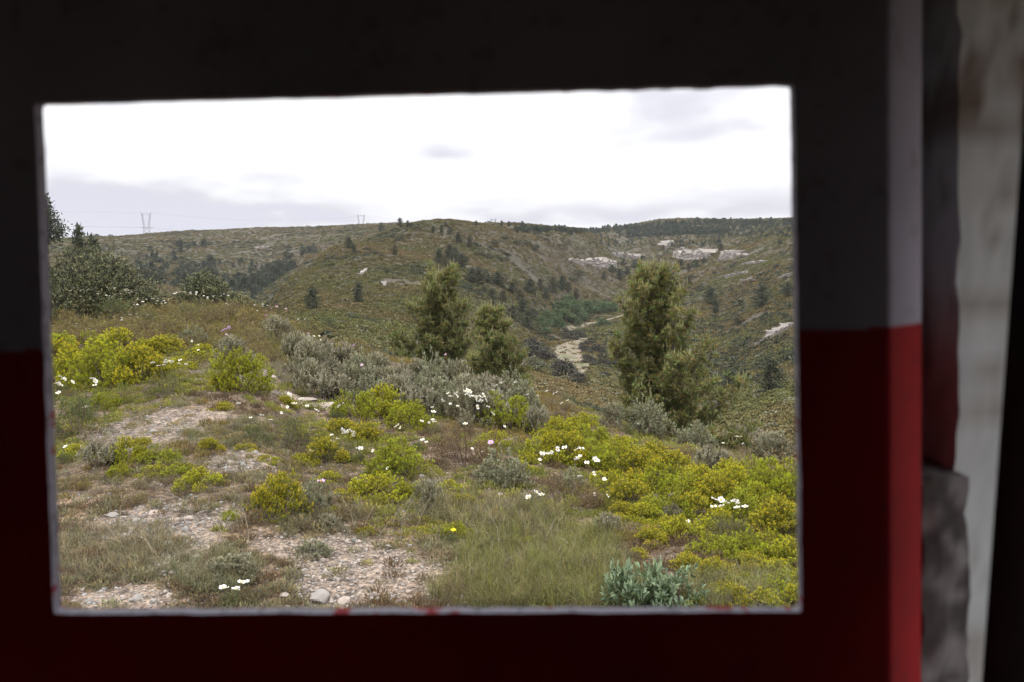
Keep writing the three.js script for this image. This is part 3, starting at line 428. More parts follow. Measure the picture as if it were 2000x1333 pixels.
{ const L = [[1210, 547, 22], [1225, 540, 20], [1195, 535, 18], [1240, 525, 18], [1180, 548, 18], [1255, 515, 16], [1232, 555, 20], [1218, 520, 14], [1330, 520, 14], [1345, 530, 16], [1360, 522, 14], [1250, 540, 18], [1375, 515, 12]], at = fromLeft(L); L.forEach(([x, y, h], k) => far(farPines, k, x, y, h, 'small pine in the ravine below the pale cliffs, ' + at[k], 'pines in the ravine below the cliffs', 1.3)); }
{ const L = []; for (let k = 0; k < 46; k++) { const r = rng(1300 + k); const a = r(); L.push(k < 22 ? [275 + a * 140, 545 - Math.abs(a - 0.45) * 50 + r() * 26, 13 + r() * 9] : k < 38 ? [430 + a * 130, 585 - a * 62 + r() * 22 - 8, 14 + r() * 12] : [345 + a * 60, 478 + r() * 16, 9 + r() * 6]); } const A1 = fromLeft(L.slice(0, 38)), A2 = fromLeft(L.slice(38)); L.forEach(([x, y, h], k) => far(farPines, k % 4, x, y, h, k < 38 ? 'dark pine in the hollow between oak bushes and central hill, ' + A1[k] : 'small dark pine in the clump on the far ridge slope, ' + A2[k - 38], k < 38 ? 'pines of the hollow behind the rim' : 'pine clump on the far ridge slope', 1.5, 45)); }
// crests at the picture edge
const edgePine = (label, px, d, top, slim, v) => { const p = ground(px, d), q = dirOf(px, top), h = EYE + d * q.y / Math.hypot(q.x, q.z) - p.y, c = copyOf(v < 0 ? tallPine : farPines[v], label, null); c.position.copy(p); c.scale.set(h * slim, h, h * slim); c.rotation.y = 1; };
edgePine('tall dark pine cut off by the hole edge behind the big oak bush', 86, 60, 382, 0.85, -1);
edgePine('dark pine top showing behind the big oak bush', 162, 62, 444, 0.4, 2);
edgePine('small dark treetop between pine top and dark bush', 188, 66, 466, 0.5, 1);
// valley trees and shrubs
{ const L = [[1060, 640, 26], [1078, 625, 30], [1095, 612, 30], [1110, 600, 28], [1085, 640, 28], [1104, 628, 30], [1122, 614, 28], [1138, 606, 26], [1120, 636, 24], [1150, 612, 28], [1165, 605, 26], [1142, 628, 20], [1178, 612, 26], [1194, 608, 24], [1066, 655, 20]], at = fromLeft(L); L.forEach(([x, y, h], k) => far(farBushes.green, k, x, y, h, 'fresh green leafy tree in the valley beside the track, ' + at[k], 'green valley trees', 1.2)); }
far(farBushes.green, 1, 1178, 636, 20, 'single pale green bush at the bend of the track', null, 1.3);
[[1052, 698, 46, 'large dark purple-green shrub beside the pale clearing'], [1038, 700, 32, 'dark shrub against the large dark shrub by the clearing'], [1111, 662, 26, 'dark oval shrub inside the bend of the track'], [1130, 660, 16, 'small dark shrub at the end of the oval shrub'], [1150, 684, 24, 'dark shrub on the far bank of the clearing'], [1147, 710, 20, 'small dark shrub at the lower corner of the clearing'], [1178, 715, 30, 'dark scrubby shrub between the clearing and the big pine'], [1098, 738, 40, 'dark green shrub at the near end of the clearing'], [1165, 690, 22, 'dark shrub above the scrubby one beside the big pine'], [1130, 750, 26, 'dark shrub in the hollow below the clearing']].forEach(([x, y, h, l], k) => far(farBushes.dark, k, x, y, h, l, null, 1.4));
[[1040, 725, 34, 'olive bush in front of the clearing'], [985, 468, 10, 'pale bush high on the central hill, outermost'], [1008, 478, 12, 'pale bush in the upper row of the central hill'], [1030, 480, 14, 'pale grey bush in the middle of the upper row'], [1045, 486, 12, 'pale bush at the lower end of the upper row'], [935, 500, 14, 'pale bush beside the pointed pine'], [955, 505, 14, 'pale bush below the upper row'], [975, 508, 12, 'pale bush beside the dark hollow'], [1130, 540, 18, 'pale round bush above the valley trees'], [1118, 550, 16, 'lower pale round bush above the valley trees'], [965, 478, 12, 'small pale bush near the hilltop']].forEach(([x, y, h, l], k) => far(farBushes.pale, k, x, y, h, l, null, 1.5));

{ // far pine wood on the skyline and other woods that read as one mass
  const r = rng(1500), list = [], g = mergeGeometries([farPines[0].children[0].geometry]);
  const lite = (() => { const s = new Soup(), q = rng(1501); for (let k = 0; k < 150; k++) { const u = q(), R = 0.32 * Math.pow(1 - u, 0.6) + 0.03, a = q() * 6.28, c = V(Math.cos(a) * R * Math.sqrt(q()), 0.05 + u * 0.92, Math.sin(a) * R * Math.sqrt(q())), d = sphereDir(q, -0.2); s.leaf(c, d, perp(d, q), 0.2, 0.1, vary([1, 1, 1], q, 0.3)); } return s.geo(); })();
  const put = (x, y, hp, from) => { const p = hit(x, y, from), h = hp * p.distanceTo(camera.position) / F; p.y -= 0.1 * h; list.push({ p, ry: r() * 6.28, s: V(h * lerp(0.9, 1.4, r()), h, h * lerp(0.9, 1.4, r())), c: vary([0.045, 0.056, 0.032], r, 0.25) }); };
  for (let k = 0; k < 420; k++) { const x = 1005 + r() * 560, top = x < 1110 ? 447 : lerp(452, 434, clamp((x - 1110) / 260, 0, 1)); put(x, top + r() * 7 + 1, lerp(6, 11, r()), 200); }
  for (let k = 0; k < 520; k++) { const a = r(), x = 1225 + a * 200, y = 446 + r() * lerp(20, 8, a) + (x > 1360 ? 3 : 0); put(x, y, lerp(6, 10, r()), 200); }
  for (let k = 0; k < 160; k++) put(1150 + r() * 260, 462 + r() * 22, lerp(4, 7, r()), 200);
  for (let k = 0; k < 200; k++) put(1400 + r() * 150, 440 + r() * 25, lerp(4, 8, r()), 200);
  for (let k = 0; k < 900; k++) { const x = 255 + r() * 370, top = (x < 380 ? 500 : x < 480 ? lerp(500, 525, (x - 380) / 100) : lerp(525, 492, (x - 480) / 145)) + (fbm(x * 0.03, k * 0.001, 87, 3) - 0.5) * 50, bot = x < 490 ? lerp(548, 586, (x - 255) / 235) : 586 - (x - 490) * 0.72; if (bot < top) continue; const y = lerp(top, bot, Math.sqrt(r())); if (fbm(x * 0.05, y * 0.08, 89, 3) < 0.42) continue; put(x, y, lerp(5, 13, r()), x > 500 ? 215 : 60); }
  tag(instanced('pine_wood', lite, dullLeaf, list), 'far pine wood along the skyline and in the hollows', 'wood', null, 'stuff');
}

// ---------------------------------------------------------------- hillside scrub, one mass
const scrubProtos = [0, 1, 2].map(v => { const r = rng(1600 + v), s = new Soup(); for (let k = 0; k < 70; k++) { const d = sphereDir(r, 0), p = V(d.x * 0.9, d.y * 0.75 + 0.03, d.z * 0.9).multiplyScalar(lerp(0.7, 1, r())), a = d.clone().add(sphereDir(r).multiplyScalar(0.7)).normalize(); s.leaf(p, a, perp(a, r), 0.42, 0.26, vary([1, 1, 1], r, 0.28)); } return s.geo(); });
{
  const lists = [[], [], []], r = rng(1700);
  const A = [0.112, 0.094, 0.03], B = [0.14, 0.104, 0.038], O = [0.102, 0.102, 0.028], G = [0.076, 0.08, 0.034], P = [0.15, 0.14, 0.085], D = [0.046, 0.052, 0.026];
  for (let k = 0; k < 330000; k++) {
    const az = (r() - 0.5) * 1.36, d = Math.exp(lerp(Math.log(26), Math.log(980), r())); if (d < 60 && r() < 0.45) continue;
    const x = d * Math.sin(az), z = -d * Math.cos(az);
    if (d > 80 && d < 300 && onTrack(x, z, 0.2) && r() < 0.86) continue;
    const n = fbm(x * 0.02, z * 0.02, 55, 4), m = fbm(x * 0.08, z * 0.08, 57, 3);
    if (fbm(x * 0.11, z * 0.11, 59, 3) > 0.72) continue;
    let c = A.map((v, i) => lerp(v, m > 0.5 ? B[i] : O[i], clamp(Math.abs(m - 0.5) * 5, 0, 1)));
    const spur = 1 - step(0.75, 1.1, Math.hypot((x + 12) / 95, (z + 175) / 95) + (n - 0.5) * 0.5), g = Math.max(step(0.5, 0.66, n) * 0.5, 0.85 * (1 - spur)); // heather-brown spur, greener scrub elsewhere c = c.map((v, i) => lerp(v, G[i], g));
    const thick = fbm(x * 0.06, z * 0.06, 63, 4); let big = 1; if (thick > 0.54 && r() < Math.min(0.28, (thick - 0.54) * 3)) { c = D; big = lerp(1.0, 1.7, r()); } else if (r() < 0.025) { c = P; big = 1.3; }
    const s = lerp(0.28, 0.6, r() * r()) * (d < 90 ? lerp(0.75, 1.05, d / 90) : 1 + (d - 90) / 430) * (r() < 0.05 ? 1.5 : 1) * big;
    lists[k % 3].push({ p: V(x, H(x, z) - 0.12 * s, z), ry: r() * 6.28, s: V(s, s * lerp(0.55, 0.95, r()), s), c: vary(c, r, 0.2) });
  }
  lists.forEach((l, k) => tag(instanced('hillside_scrub', scrubProtos[k], dullLeaf, l), 'low brown and olive scrub covering the hillsides', 'scrub', null, 'stuff'));
}
// ---------------------------------------------------------------- ground cover of the near slope
{
  const herb = [0, 1, 2].map(v => { const r = rng(1800 + v), s = new Soup(); for (let k = 0; k < 75; k++) { const d = sphereDir(r, 0.05), p = V(d.x * 0.8, d.y * 0.5, d.z * 0.8).multiplyScalar(Math.sqrt(r())), a = d.clone().add(V(0, 0.5, 0)).add(sphereDir(r).multiplyScalar(0.6)).normalize(); s.leaf(p, a, perp(a, r), 0.3, [0.08, 0.06, 0.11][v], vary([1, 1, 1], r, 0.35)); } return s.geo(); });
  const lists = [[], [], []], r = rng(1900), russet = [0.19, 0.15, 0.05], olive = [0.175, 0.175, 0.038], tan = [0.21, 0.185, 0.10], grey = [0.23, 0.22, 0.048], brown = [0.15, 0.105, 0.06];
  for (let k = 0; k < 33000; k++) {
    const az = (r() - 0.5) * 1.34, d = Math.exp(lerp(Math.log(2.9), Math.log(34), r())), x = d * Math.sin(az), z = -d * Math.cos(az), w = stony(x, z);
    if (w > 0.25 && r() < w * 0.89) continue;
    const n = fbm(x * 0.7, z * 0.7, 65, 4), m = fbm(x * 1.6, z * 1.6, 67, 3), leftBottom = step(-0.05, -0.25, az) * (1 - step(5, 7.5, d));
    if (d < 9 && r() < lerp(0.6, 0.1, (d - 2.9) / 6.1)) continue;
    let c = n < 0.45 ? olive : n < 0.54 ? grey : n < 0.6 ? tan : russet; if (m > 0.64) c = brown; if (d > 12 && az < -0.22) c = r() < 0.6 ? russet : olive; if (leftBottom > r()) c = r() < 0.6 ? tan : brown;
    const s = lerp(0.05, 0.12, r() * r()) * (d > 7 ? lerp(1, 2.0, clamp((d - 7) / 15, 0, 1)) : 1);
    lists[k % 3].push({ p: V(x, H(x, z) - 0.01, z), ry: r() * 6.28, rx: (r() - .5) * .4, s: V(s, s * lerp(0.6, 1.3, r()), s), c: vary(c, r, 0.28) });
  }
  lists.forEach((l, k) => tag(instanced('low_undergrowth', herb[k], leafMat, l), 'low mixed herbs and dry scrub covering the near slope', 'undergrowth', null, 'stuff'));
  // grass
  const tuft = [0, 1].map(v => { const q = rng(1950 + v), s = new Soup(); for (let k = 0; k < 26; k++) { const a = q() * 6.28, o = q() * 0.95, d = V(Math.cos(a) * o, 1, Math.sin(a) * o).normalize(), f = q() * 6.28, pr = Math.sqrt(q()) * 0.22; s.blade(V(Math.cos(f) * pr, 0, Math.sin(f) * pr), d, lerp(0.3, 1.1, q()), 0.014, V(Math.cos(a) * 0.45 * q(), -0.28 * q(), Math.sin(a) * 0.45 * q()), vary([1, 1, 1], q, 0.3)); } return s.geo(); });
  const patch = [[1060, 1110, 170, 90, 950, [0.15, 0.15, 0.042], 0.17], [950, 1160, 120, 40, 260, [0.17, 0.155, 0.06], 0.15], [1150, 1150, 110, 60, 350, [0.14, 0.145, 0.045], 0.16], [230, 1085, 140, 60, 330, [0.20, 0.175, 0.10], 0.13], [420, 1120, 90, 40, 200, [0.17, 0.165, 0.085], 0.13], [590, 720, 60, 40, 160, [0.18, 0.17, 0.10], 0.26], [1450, 1170, 120, 40, 220, [0.16, 0.16, 0.06], 0.17], [960, 1010, 140, 30, 220, [0.17, 0.15, 0.07], 0.18], [470, 850, 120, 30, 160, [0.15, 0.15, 0.07], 0.14], [640, 960, 300, 80, 350, [0.17, 0.15, 0.08], 0.13], [300, 900, 200, 60, 200, [0.16, 0.15, 0.075], 0.12], [1350, 900, 150, 30, 200, [0.18, 0.16, 0.08], 0.2]];
  const gl = [[], []];
  for (const [x, y, w, h, n, c, s0] of patch) for (let k = 0; k < n; k++) { const a = r() * 6.28, q = Math.sqrt(r()), px = x + Math.cos(a) * q * w, py = Math.min(1235, y + Math.sin(a) * q * h), p = hit(px, py); const s = s0 * lerp(0.6, 1.15, r()); gl[k % 2].push({ p: V(p.x, p.y - 0.01, p.z), ry: r() * 6.28, s: V(s * 0.8, s, s * 0.8), c: vary(r() < 0.14 ? [0.25, 0.21, 0.12] : r() < 0.12 ? [0.12, 0.095, 0.06] : c, r, 0.35) }); }
  gl.forEach((l, k) => tag(instanced('grass', tuft[k], leafMat, l), 'olive and straw coloured grass on the near slope', 'grass', null, 'stuff'));
  // dry stalks
  const st = new Soup(), q = rng(1990);
  for (let k = 0; k < 60; k++) { const c = [[260, 1080, 120, 60], [420, 1060, 100, 40], [720, 1030, 90, 40], [1060, 1090, 120, 60], [930, 990, 80, 30]][k % 5], p = hit(c[0] + (q() - .5) * 2 * c[2], c[1] + (q() - .5) * 2 * c[3]), a = q() * 6.28, l = lerp(0.1, 0.3, q()), t = p.clone().add(V(Math.cos(a) * l * 0.6, l * 0.8, Math.sin(a) * l * 0.6)); const md = p.clone().lerp(t, 0.5).add(V((q() - .5) * .05, 0.03, (q() - .5) * .05)); st.tube(p, md, 0.0017, 0.0014, vary([0.26, 0.215, 0.15], q, 0.25), 3); st.tube(md, t, 0.0014, 0.0008, vary([0.26, 0.215, 0.15], q, 0.25), 3); }
  tag(mesh('dry_stalks', st.geo(), woodMat), 'thin dry bleached stalks standing in the grass', 'stalks', null, 'stuff');
}
// ---------------------------------------------------------------- stones
function rockGeo(seed, detail = 2, sharp = 0.35) { const g = new THREE.IcosahedronGeometry(1, detail), p = g.attributes.position, c = [], r = rng(seed), cuts = Array.from({ length: 9 }, () => [sphereDir(r), lerp(0.62, 0.95, r())]); for (let k = 0; k < p.count; k++) { const v = V(p.getX(k), p.getY(k), p.getZ(k)); for (const [n, d] of cuts) { const e = v.dot(n) - d; if (e > 0) v.addScaledVector(n, -e); } v.multiplyScalar(1 + sharp * 0.3 * (fbm(v.x * 2.3 + v.z * 1.7 + seed, v.y * 2.3 - v.z, seed, 3) - 0.5)); p.setXYZ(k, v.x, v.y * 0.7, v.z); } const ng = g.index ? g.toNonIndexed() : g; ng.deleteAttribute('normal'); ng.computeVertexNormals(); const n = ng.attributes.position.count; for (let k = 0; k < n; k++) { const x = ng.attributes.position.getX(k), y = ng.attributes.position.getY(k), z = ng.attributes.position.getZ(k), f = 0.85 + 0.3 * fbm(x * 4 + z * 3, y * 4 + z, seed + 3, 3); c.push(f, f, f); } ng.setAttribute('color', new THREE.Float32BufferAttribute(c, 3)); return ng; }
{
  const pebbles = [0, 1, 2].map(k => rockGeo(2000 + k, 1, 1.6)), lists = [[], [], []], r = rng(2100);
  for (let k = 0; k < 110000; k++) {
    const az = (r() - 0.5) * 1.3, d = Math.exp(lerp(Math.log(2.9), Math.log(16), r())), x = d * Math.sin(az), z = -d * Math.cos(az), w = stony(x, z);
    if (r() > w * 0.9 + 0.10) continue;
    const s = lerp(0.0025, 0.013, Math.pow(r(), 3)) * (r() < 0.02 ? 2.2 : 1), warm = fbm(x * 0.8, z * 0.8, 69, 2);
    lists[k % 3].push({ p: V(x, H(x, z) + s * 0.15, z), ry: r() * 6.28, rx: r() * 6, s, c: vary(warm > 0.5 ? [0.265, 0.225, 0.19] : [0.24, 0.22, 0.20], r, 0.25) });
  }
  lists.forEach((l, k) => tag(instanced('gravel', pebbles[k], rockMat, l), 'pale limestone gravel in the bare clearings', 'gravel', null, 'stuff'));
  const tints = [[0.27, 0.225, 0.19], [0.215, 0.195, 0.175], [0.285, 0.235, 0.2]];
  const mats = tints.map(t => { const m = rockMat.clone(); m.color.setRGB(...t); return m; }), rocks = [0, 1, 2, 3].map(k => rockGeo(2200 + k, 3, 0.7));
  const list = [[645, 868, 34, 0.6, 'white boulder among lime shrubs with rockrose flowers over it'], [625, 1172, 50, 0.7, 'broad pale rock at the lower rim below the gravel slope'], [672, 1176, 30, .6, 'pale rock next to the broad one at the lower rim'], [838, 1168, 20, .8, 'whitish stone at the lower rim beside the dry shrub'], [906, 1150, 20, .8, 'pinkish stone at the foot of the grass'], [970, 1158, 20, .8, 'cream stone half in the grass edge'], [745, 1110, 16, .8, 'small round stone in the upper gravel slope'], [765, 1168, 14, .8, 'small pale stone between the rim rocks'], [645, 792, 60, .22, 'flat pinkish limestone ledge on the slope'], [600, 782, 40, .22, 'flat limestone ledge end nearest the stony strip'], [268, 1170, 22, .7, 'white stone in the gravel at the hole corner'], [240, 1168, 14, .7, 'small white stone beside the hole corner stone'], [330, 1165, 16, .7, 'grey stone in the corner gravel'], [220, 1010, 22, .7, 'grey stone at the outer end of the lower gravel patch'], [300, 1005, 24, .6, 'flat grey stone in the lower gravel patch'], [370, 1015, 22, .6, 'dark grey stone in the lower gravel patch'], [345, 998, 20, .6, 'pale stone topping the lower gravel patch'], [555, 1165, 20, .6, 'grey stone beside the fallen white flowers'], [450, 905, 18, .6, 'small grey stone in the small gravel patch'], [300, 845, 18, .6, 'small stone in the upper clearing'], [700, 1060, 14, .7, 'small stone at the top of the gravel slope'], [530, 740, 20, .7, 'grey rock in the narrow stony strip'], [640, 775, 26, 1.2, 'grey pitted rock beside the limestone ledge']];
  list.forEach(([x, y, w, h, l], k) => { const p = hit(x, y), s = w * pixelAt(p) / 2, m = mesh('limestone_rock', rocks[k % 4], mats[k % 3]); tag(m, l, 'rock', 'rocks on the near slope'); m.position.set(p.x, p.y + s * h * 0.15, p.z); m.scale.set(s, s * h * 1.3, s * 0.8); m.rotation.y = k * 1.7; });
}
// ---------------------------------------------------------------- cliffs and outcrops
function cliff(name, label, pts, seed, tone = 1) {              // [photo x, foot row, height in photo px]: a ledged rock face with a top
  const P = pts.map(([x, y, h]) => { const p = hit(x, y, 90); return [p, h * p.distanceTo(camera.position) / F]; });
  const curve = new THREE.CatmullRomCurve3(P.map(q => q[0])), N = Math.max(24, pts.length * 14), M = 12, pos = [], col = [], idx = [], top = curve.getPoints(N);
  for (let i = 0; i <= N; i++) {
    const u = i / N * (P.length - 1), k = Math.min(P.length - 2, Math.floor(u)), h = lerp(P[k][1], P[k + 1][1], u - k) * (0.6 + 0.75 * noise(i * 0.45, seed, 91)), c = top[i], o = top[Math.max(0, i - 1)], e = top[Math.min(N, i + 1)], tx = e.x - o.x, tz = e.z - o.z, l = Math.hypot(tx, tz) || 1;
    let nx = -tz / l, nz = tx / l; if (nx * c.x + nz * c.z > 0) { nx = -nx; nz = -nz; }
    for (let j = 0; j <= M + 2; j++) {
      const v = Math.min(1, j / M), led = Math.floor(v * 4 + noise(i * 0.2, 3, seed) * 0.8) * 0.12 * h, crack = noise(i * 0.9, seed + 4, 93) > 0.62 ? -0.32 * h : 0;
      const out = (0.5 * h - led * 0.8) * 0.5 + (fbm(i * 0.5, j * 0.9, seed + 7, 3) - 0.5) * 0.35 * h + crack - (j > M ? (j - M) * h * 0.9 : 0);
      pos.push(c.x + nx * out, c.y - 0.4 * h + v * h * 1.4 - (j > M ? 0.06 * h : 0), c.z + nz * out);
      const st = fbm(i * 0.25, j * 1.3, seed + 11, 4), q = (0.75 + 0.45 * st) * tone; col.push(0.215 * q, 0.19 * q, 0.168 * q);
    }
  }
  const W = M + 3; for (let i = 0; i < N; i++) for (let j = 0; j < W - 1; j++) { const a = i * W + j, b = a + W; idx.push(a, b, a + 1, b, b + 1, a + 1); }
  let g = new THREE.BufferGeometry(); g.setAttribute('position', new THREE.Float32BufferAttribute(pos, 3)); g.setAttribute('color', new THREE.Float32BufferAttribute(col, 3)); g.setIndex(idx); g = g.toNonIndexed(); g.computeVertexNormals();
  const m = mesh(name, g, cliffMat); tag(m, label, 'cliff');
}
const cliffMat = new THREE.MeshStandardMaterial({ vertexColors: true, roughness: 1, side: THREE.DoubleSide });
cliff('limestone_cliff', 'pale layered cliff at the near side of the ravine', [[1108, 510, 4], [1140, 517, 12], [1165, 522, 15], [1190, 524, 17], [1203, 523, 12]], 1);
cliff('limestone_cliff', 'short low cliff band at the head of the ravine', [[1200, 501, 6], [1220, 505, 10], [1238, 507, 10], [1252, 506, 5]], 2, 0.85);
cliff('limestone_cliff', 'long pale cliff across the ravine, behind the top of the big pine', [[1312, 502, 9], [1335, 508, 16], [1360, 508, 18], [1380, 505, 12], [1392, 500, 3]], 3);
cliff('limestone_cliff', 'pale cliff next to the long one, nearer the hole edge', [[1403, 510, 4], [1409, 510, 16], [1420, 509, 16], [1442, 504, 9], [1462, 500, 2]], 4);
cliff('limestone_outcrop', 'steep pale rock strip above the long cliff', [[1300, 488, 8], [1308, 482, 9], [1316, 475, 5]], 5, 0.85);
cliff('limestone_outcrop', 'small pale outcrop above the long cliff', [[1318, 490, 4], [1330, 490, 6], [1342, 489, 3]], 6, 0.8);
cliff('limestone_outcrop', 'bare rock shelf on the upper right hillside', [[1448, 519, 3], [1470, 517, 7], [1495, 513, 4]], 7, 0.8);
cliff('limestone_outcrop', 'broken rock shelf in the middle of the right hillside', [[1396, 548, 4], [1420, 544, 8], [1445, 538, 6], [1462, 534, 3]], 8, 0.75);
cliff('limestone_outcrop', 'rock patch under the broken shelf', [[1446, 550, 3], [1458, 549, 5], [1468, 547, 3]], 9, 0.75);
cliff('limestone_outcrop', 'rock patch high on the hillside at the hole edge', [[1518, 545, 3], [1532, 544, 7], [1548, 540, 5]], 10, 0.8);
cliff('limestone_outcrop', 'long rocky streak slanting up the right hillside', [[1455, 684, 4], [1480, 676, 8], [1505, 664, 9], [1525, 652, 9], [1550, 638, 8]], 11, 0.75);
cliff('limestone_outcrop', 'white rock scar on the face of the central hill', [[694, 537, 3], [704, 540, 6], [712, 534, 4], [718, 527, 3]], 12, 0.95);
cliff('limestone_outcrop', 'small rock scar below the white scar', [[752, 560, 2], [757, 556, 6], [762, 553, 3]], 13, 0.8);
cliff('limestone_outcrop', 'tiny white ruin-like outcrop on the far ridge slope', [[498, 488, 3], [510, 487, 5], [523, 486, 3]], 14, 1.1);

// ---------------------------------------------------------------- pylons and lines
const steel = new THREE.MeshStandardMaterial({ color: new THREE.Color(0.36, 0.37, 0.41), roughness: 0.6, metalness: 0.3 });
function pylon(label, px, d, topPy, hgt, thick = 1.05) {
  const p = ground(px, d), v = dirOf(px, topPy), top = EYE + d * v.y / Math.hypot(v.x, v.z), k = hgt, t = thing('lattice_pylon', label, 'pylon', 'pylons on the skyline'); t.position.set(p.x, top - k, p.z); t.rotation.y = -Math.atan2(p.x, -p.z) + 0.15;
  const bar = (s, a, b, r = 0.11) => s.tube(V(...a), V(...b), r * thick, r * thick, [1, 1, 1], 4), body = new Soup(), head = new Soup(); let arm = new Soup();
  const wst = 0.085 * k, bs = 0.09 * k, yw = 0.45 * k, ft = -0.25 * k;
  for (const [sx, sz] of [[1, 1], [1, -1], [-1, 1], [-1, -1]]) bar(body, [bs * 1.3 * sx, ft, bs * 1.3 * sz], [wst * sx, yw, wst * sz], 0.14);
  for (let q = 0; q < 6; q++) { const y0 = lerp(ft, yw, q / 6), y1 = lerp(ft, yw, (q + 1) / 6), w0 = lerp(bs * 1.3, wst, q / 6), w1 = lerp(bs * 1.3, wst, (q + 1) / 6); for (const s of [-1, 1]) { bar(body, [-w0, y0, s * w0], [w1, y1, s * w1], 0.08); bar(body, [w0, y0, s * w0], [-w1, y1, s * w1], 0.08); } }
  for (const s of [-1, 1]) for (const zz of [-1, 1]) { bar(head, [s * wst, yw, zz * wst], [s * 0.145 * k, 0.92 * k, zz * wst * 0.6], 0.13); bar(head, [s * wst * 0.5, yw + 0.02 * k, zz * wst], [s * 0.11 * k, 0.9 * k, zz * wst * 0.6], 0.09); bar(head, [s * 0.145 * k, 0.92 * k, zz * wst * 0.6], [s * 0.16 * k, k, 0], 0.11); }
  for (const s of [-1, 1]) for (let q = 0; q < 5; q++) bar(head, [s * lerp(wst, 0.145 * k, q / 5), lerp(yw, 0.92 * k, q / 5), 0], [s * lerp(wst * 0.5, 0.11 * k, (q + 1) / 5), lerp(yw, 0.9 * k, (q + 1) / 5), 0], 0.07);
  bar(arm, [-0.145 * k, 0.92 * k, 0], [0.145 * k, 0.92 * k, 0], 0.2); bar(arm, [-0.17 * k, 0.88 * k, 0], [0.17 * k, 0.88 * k, 0], 0.1);
  const beam = arm; arm = new Soup(); mesh('top_beam', beam.geo(), steel, t); bar(arm, [-0.22 * k, 0.45 * k, 0], [0.22 * k, 0.45 * k, 0], 0.18); bar(arm, [-0.22 * k, 0.45 * k, 0], [0, 0.42 * k, 0], 0.1); bar(arm, [0.22 * k, 0.45 * k, 0], [0, 0.42 * k, 0], 0.1);
  mesh('lattice_body', body.geo(), steel, t); mesh('tower_head', head.geo(), steel, t); mesh('cross_arm', arm.geo(), steel, t); return t;
}
const py1 = pylon('lattice pylon on the far ridge, whole tower with cross arm visible', 292, 640, 413, 21), py2 = pylon('lattice pylon whose head alone shows above the ridge', 708, 760, 417, 22), py3 = pylon('smallest lattice pylon top beside the skyline pines', 964, 950, 426, 20, 2.2);
{
  const ends = [V(-900, 46, -500), py1.position, py2.position, py3.position], wire = new THREE.MeshStandardMaterial({ color: new THREE.Color(0.16, 0.16, 0.18), roughness: 0.6 });
  const at = (p, h, o) => p === ends[0] ? V(p.x, p.y + h * 0.6, p.z + o) : V(p.x + o, p.y + h, p.z);
  for (let s = 0; s < 3; s++) [[20, 3, 'earth wire at the pylon tops'], [9.5, -5.5, 'near power cable on the cross arm'], [9.5, 5.5, 'far power cable on the cross arm']].forEach(([h, o, l]) => {
    const a = at(ends[s], h, o), b = at(ends[s + 1], h, o), sag = 5, c = Array.from({ length: 17 }, (_, k) => a.clone().lerp(b, k / 16).add(V(0, -4 * sag * (k / 16) * (1 - k / 16), 0)));
    tag(mesh('power_cable', new THREE.TubeGeometry(new THREE.CatmullRomCurve3(c), 32, 0.035, 4), wire), l + ['', ' between the first and second pylon', ' between the second and third pylon'][s] + (s ? '' : ' running off past the hole edge'), 'cable', 'power cables');
  });
}
console.log('plants done');
// ---------------------------------------------------------------- the hut the picture is taken from
const YAW = -0.034, PZ = -0.30;
const unyaw = new THREE.Matrix4().makeRotationY(-YAW);
function onPlane(px, py, z = PZ) { const v = dirOf(px, py).applyMatrix4(unyaw), t = z / v.z; return V(v.x * t, EYE + v.y * t, z); }   // in the hut's own axes
function hut(name, geo, mat, label, category, kind, parent) { const m = mesh(name, geo, mat, parent); if (!parent) { m.rotation.y = YAW; tag(m, label, category, null, kind); } return m; }
const box = (x0, x1, y0, y1, z0, z1) => new THREE.BoxGeometry(x1 - x0, y1 - y0, z1 - z0).translate((x0 + x1) / 2, (y0 + y1) / 2, (z0 + z1) / 2);
function stainTexture(S, seed, a, b, fx = 6, fy = 6, lo = 0.42, hi = 0.62) {
  const d = new Uint8Array(S * S * 4);
  for (let j = 0; j < S; j++) for (let i = 0; i < S; i++) { const n = step(lo, hi, fbm(i / S * fx, j / S * fy, seed, 5)), f = 0.9 + 0.2 * hash(i, j, seed), k = (j * S + i) * 4; for (let c = 0; c < 3; c++) d[k + c] = clamp(lerp(a[c], b[c], n) * f, 0, 255); d[k + 3] = 255; }
  const t = new THREE.DataTexture(d, S, S); t.wrapS = t.wrapT = THREE.RepeatWrapping; t.magFilter = THREE.LinearFilter; t.colorSpace = THREE.SRGBColorSpace; t.needsUpdate = true; return t;
}
const plankDark = new THREE.MeshStandardMaterial({ map: stainTexture(256, 91, [48, 40, 36], [32, 27, 25], 3, 14), roughness: 0.95 });
const stoneWall = new THREE.MeshStandardMaterial({ map: stainTexture(256, 95, [190, 180, 168], [150, 138, 126]), roughness: 1 });  // pale tone chosen to bounce more light inside the hut
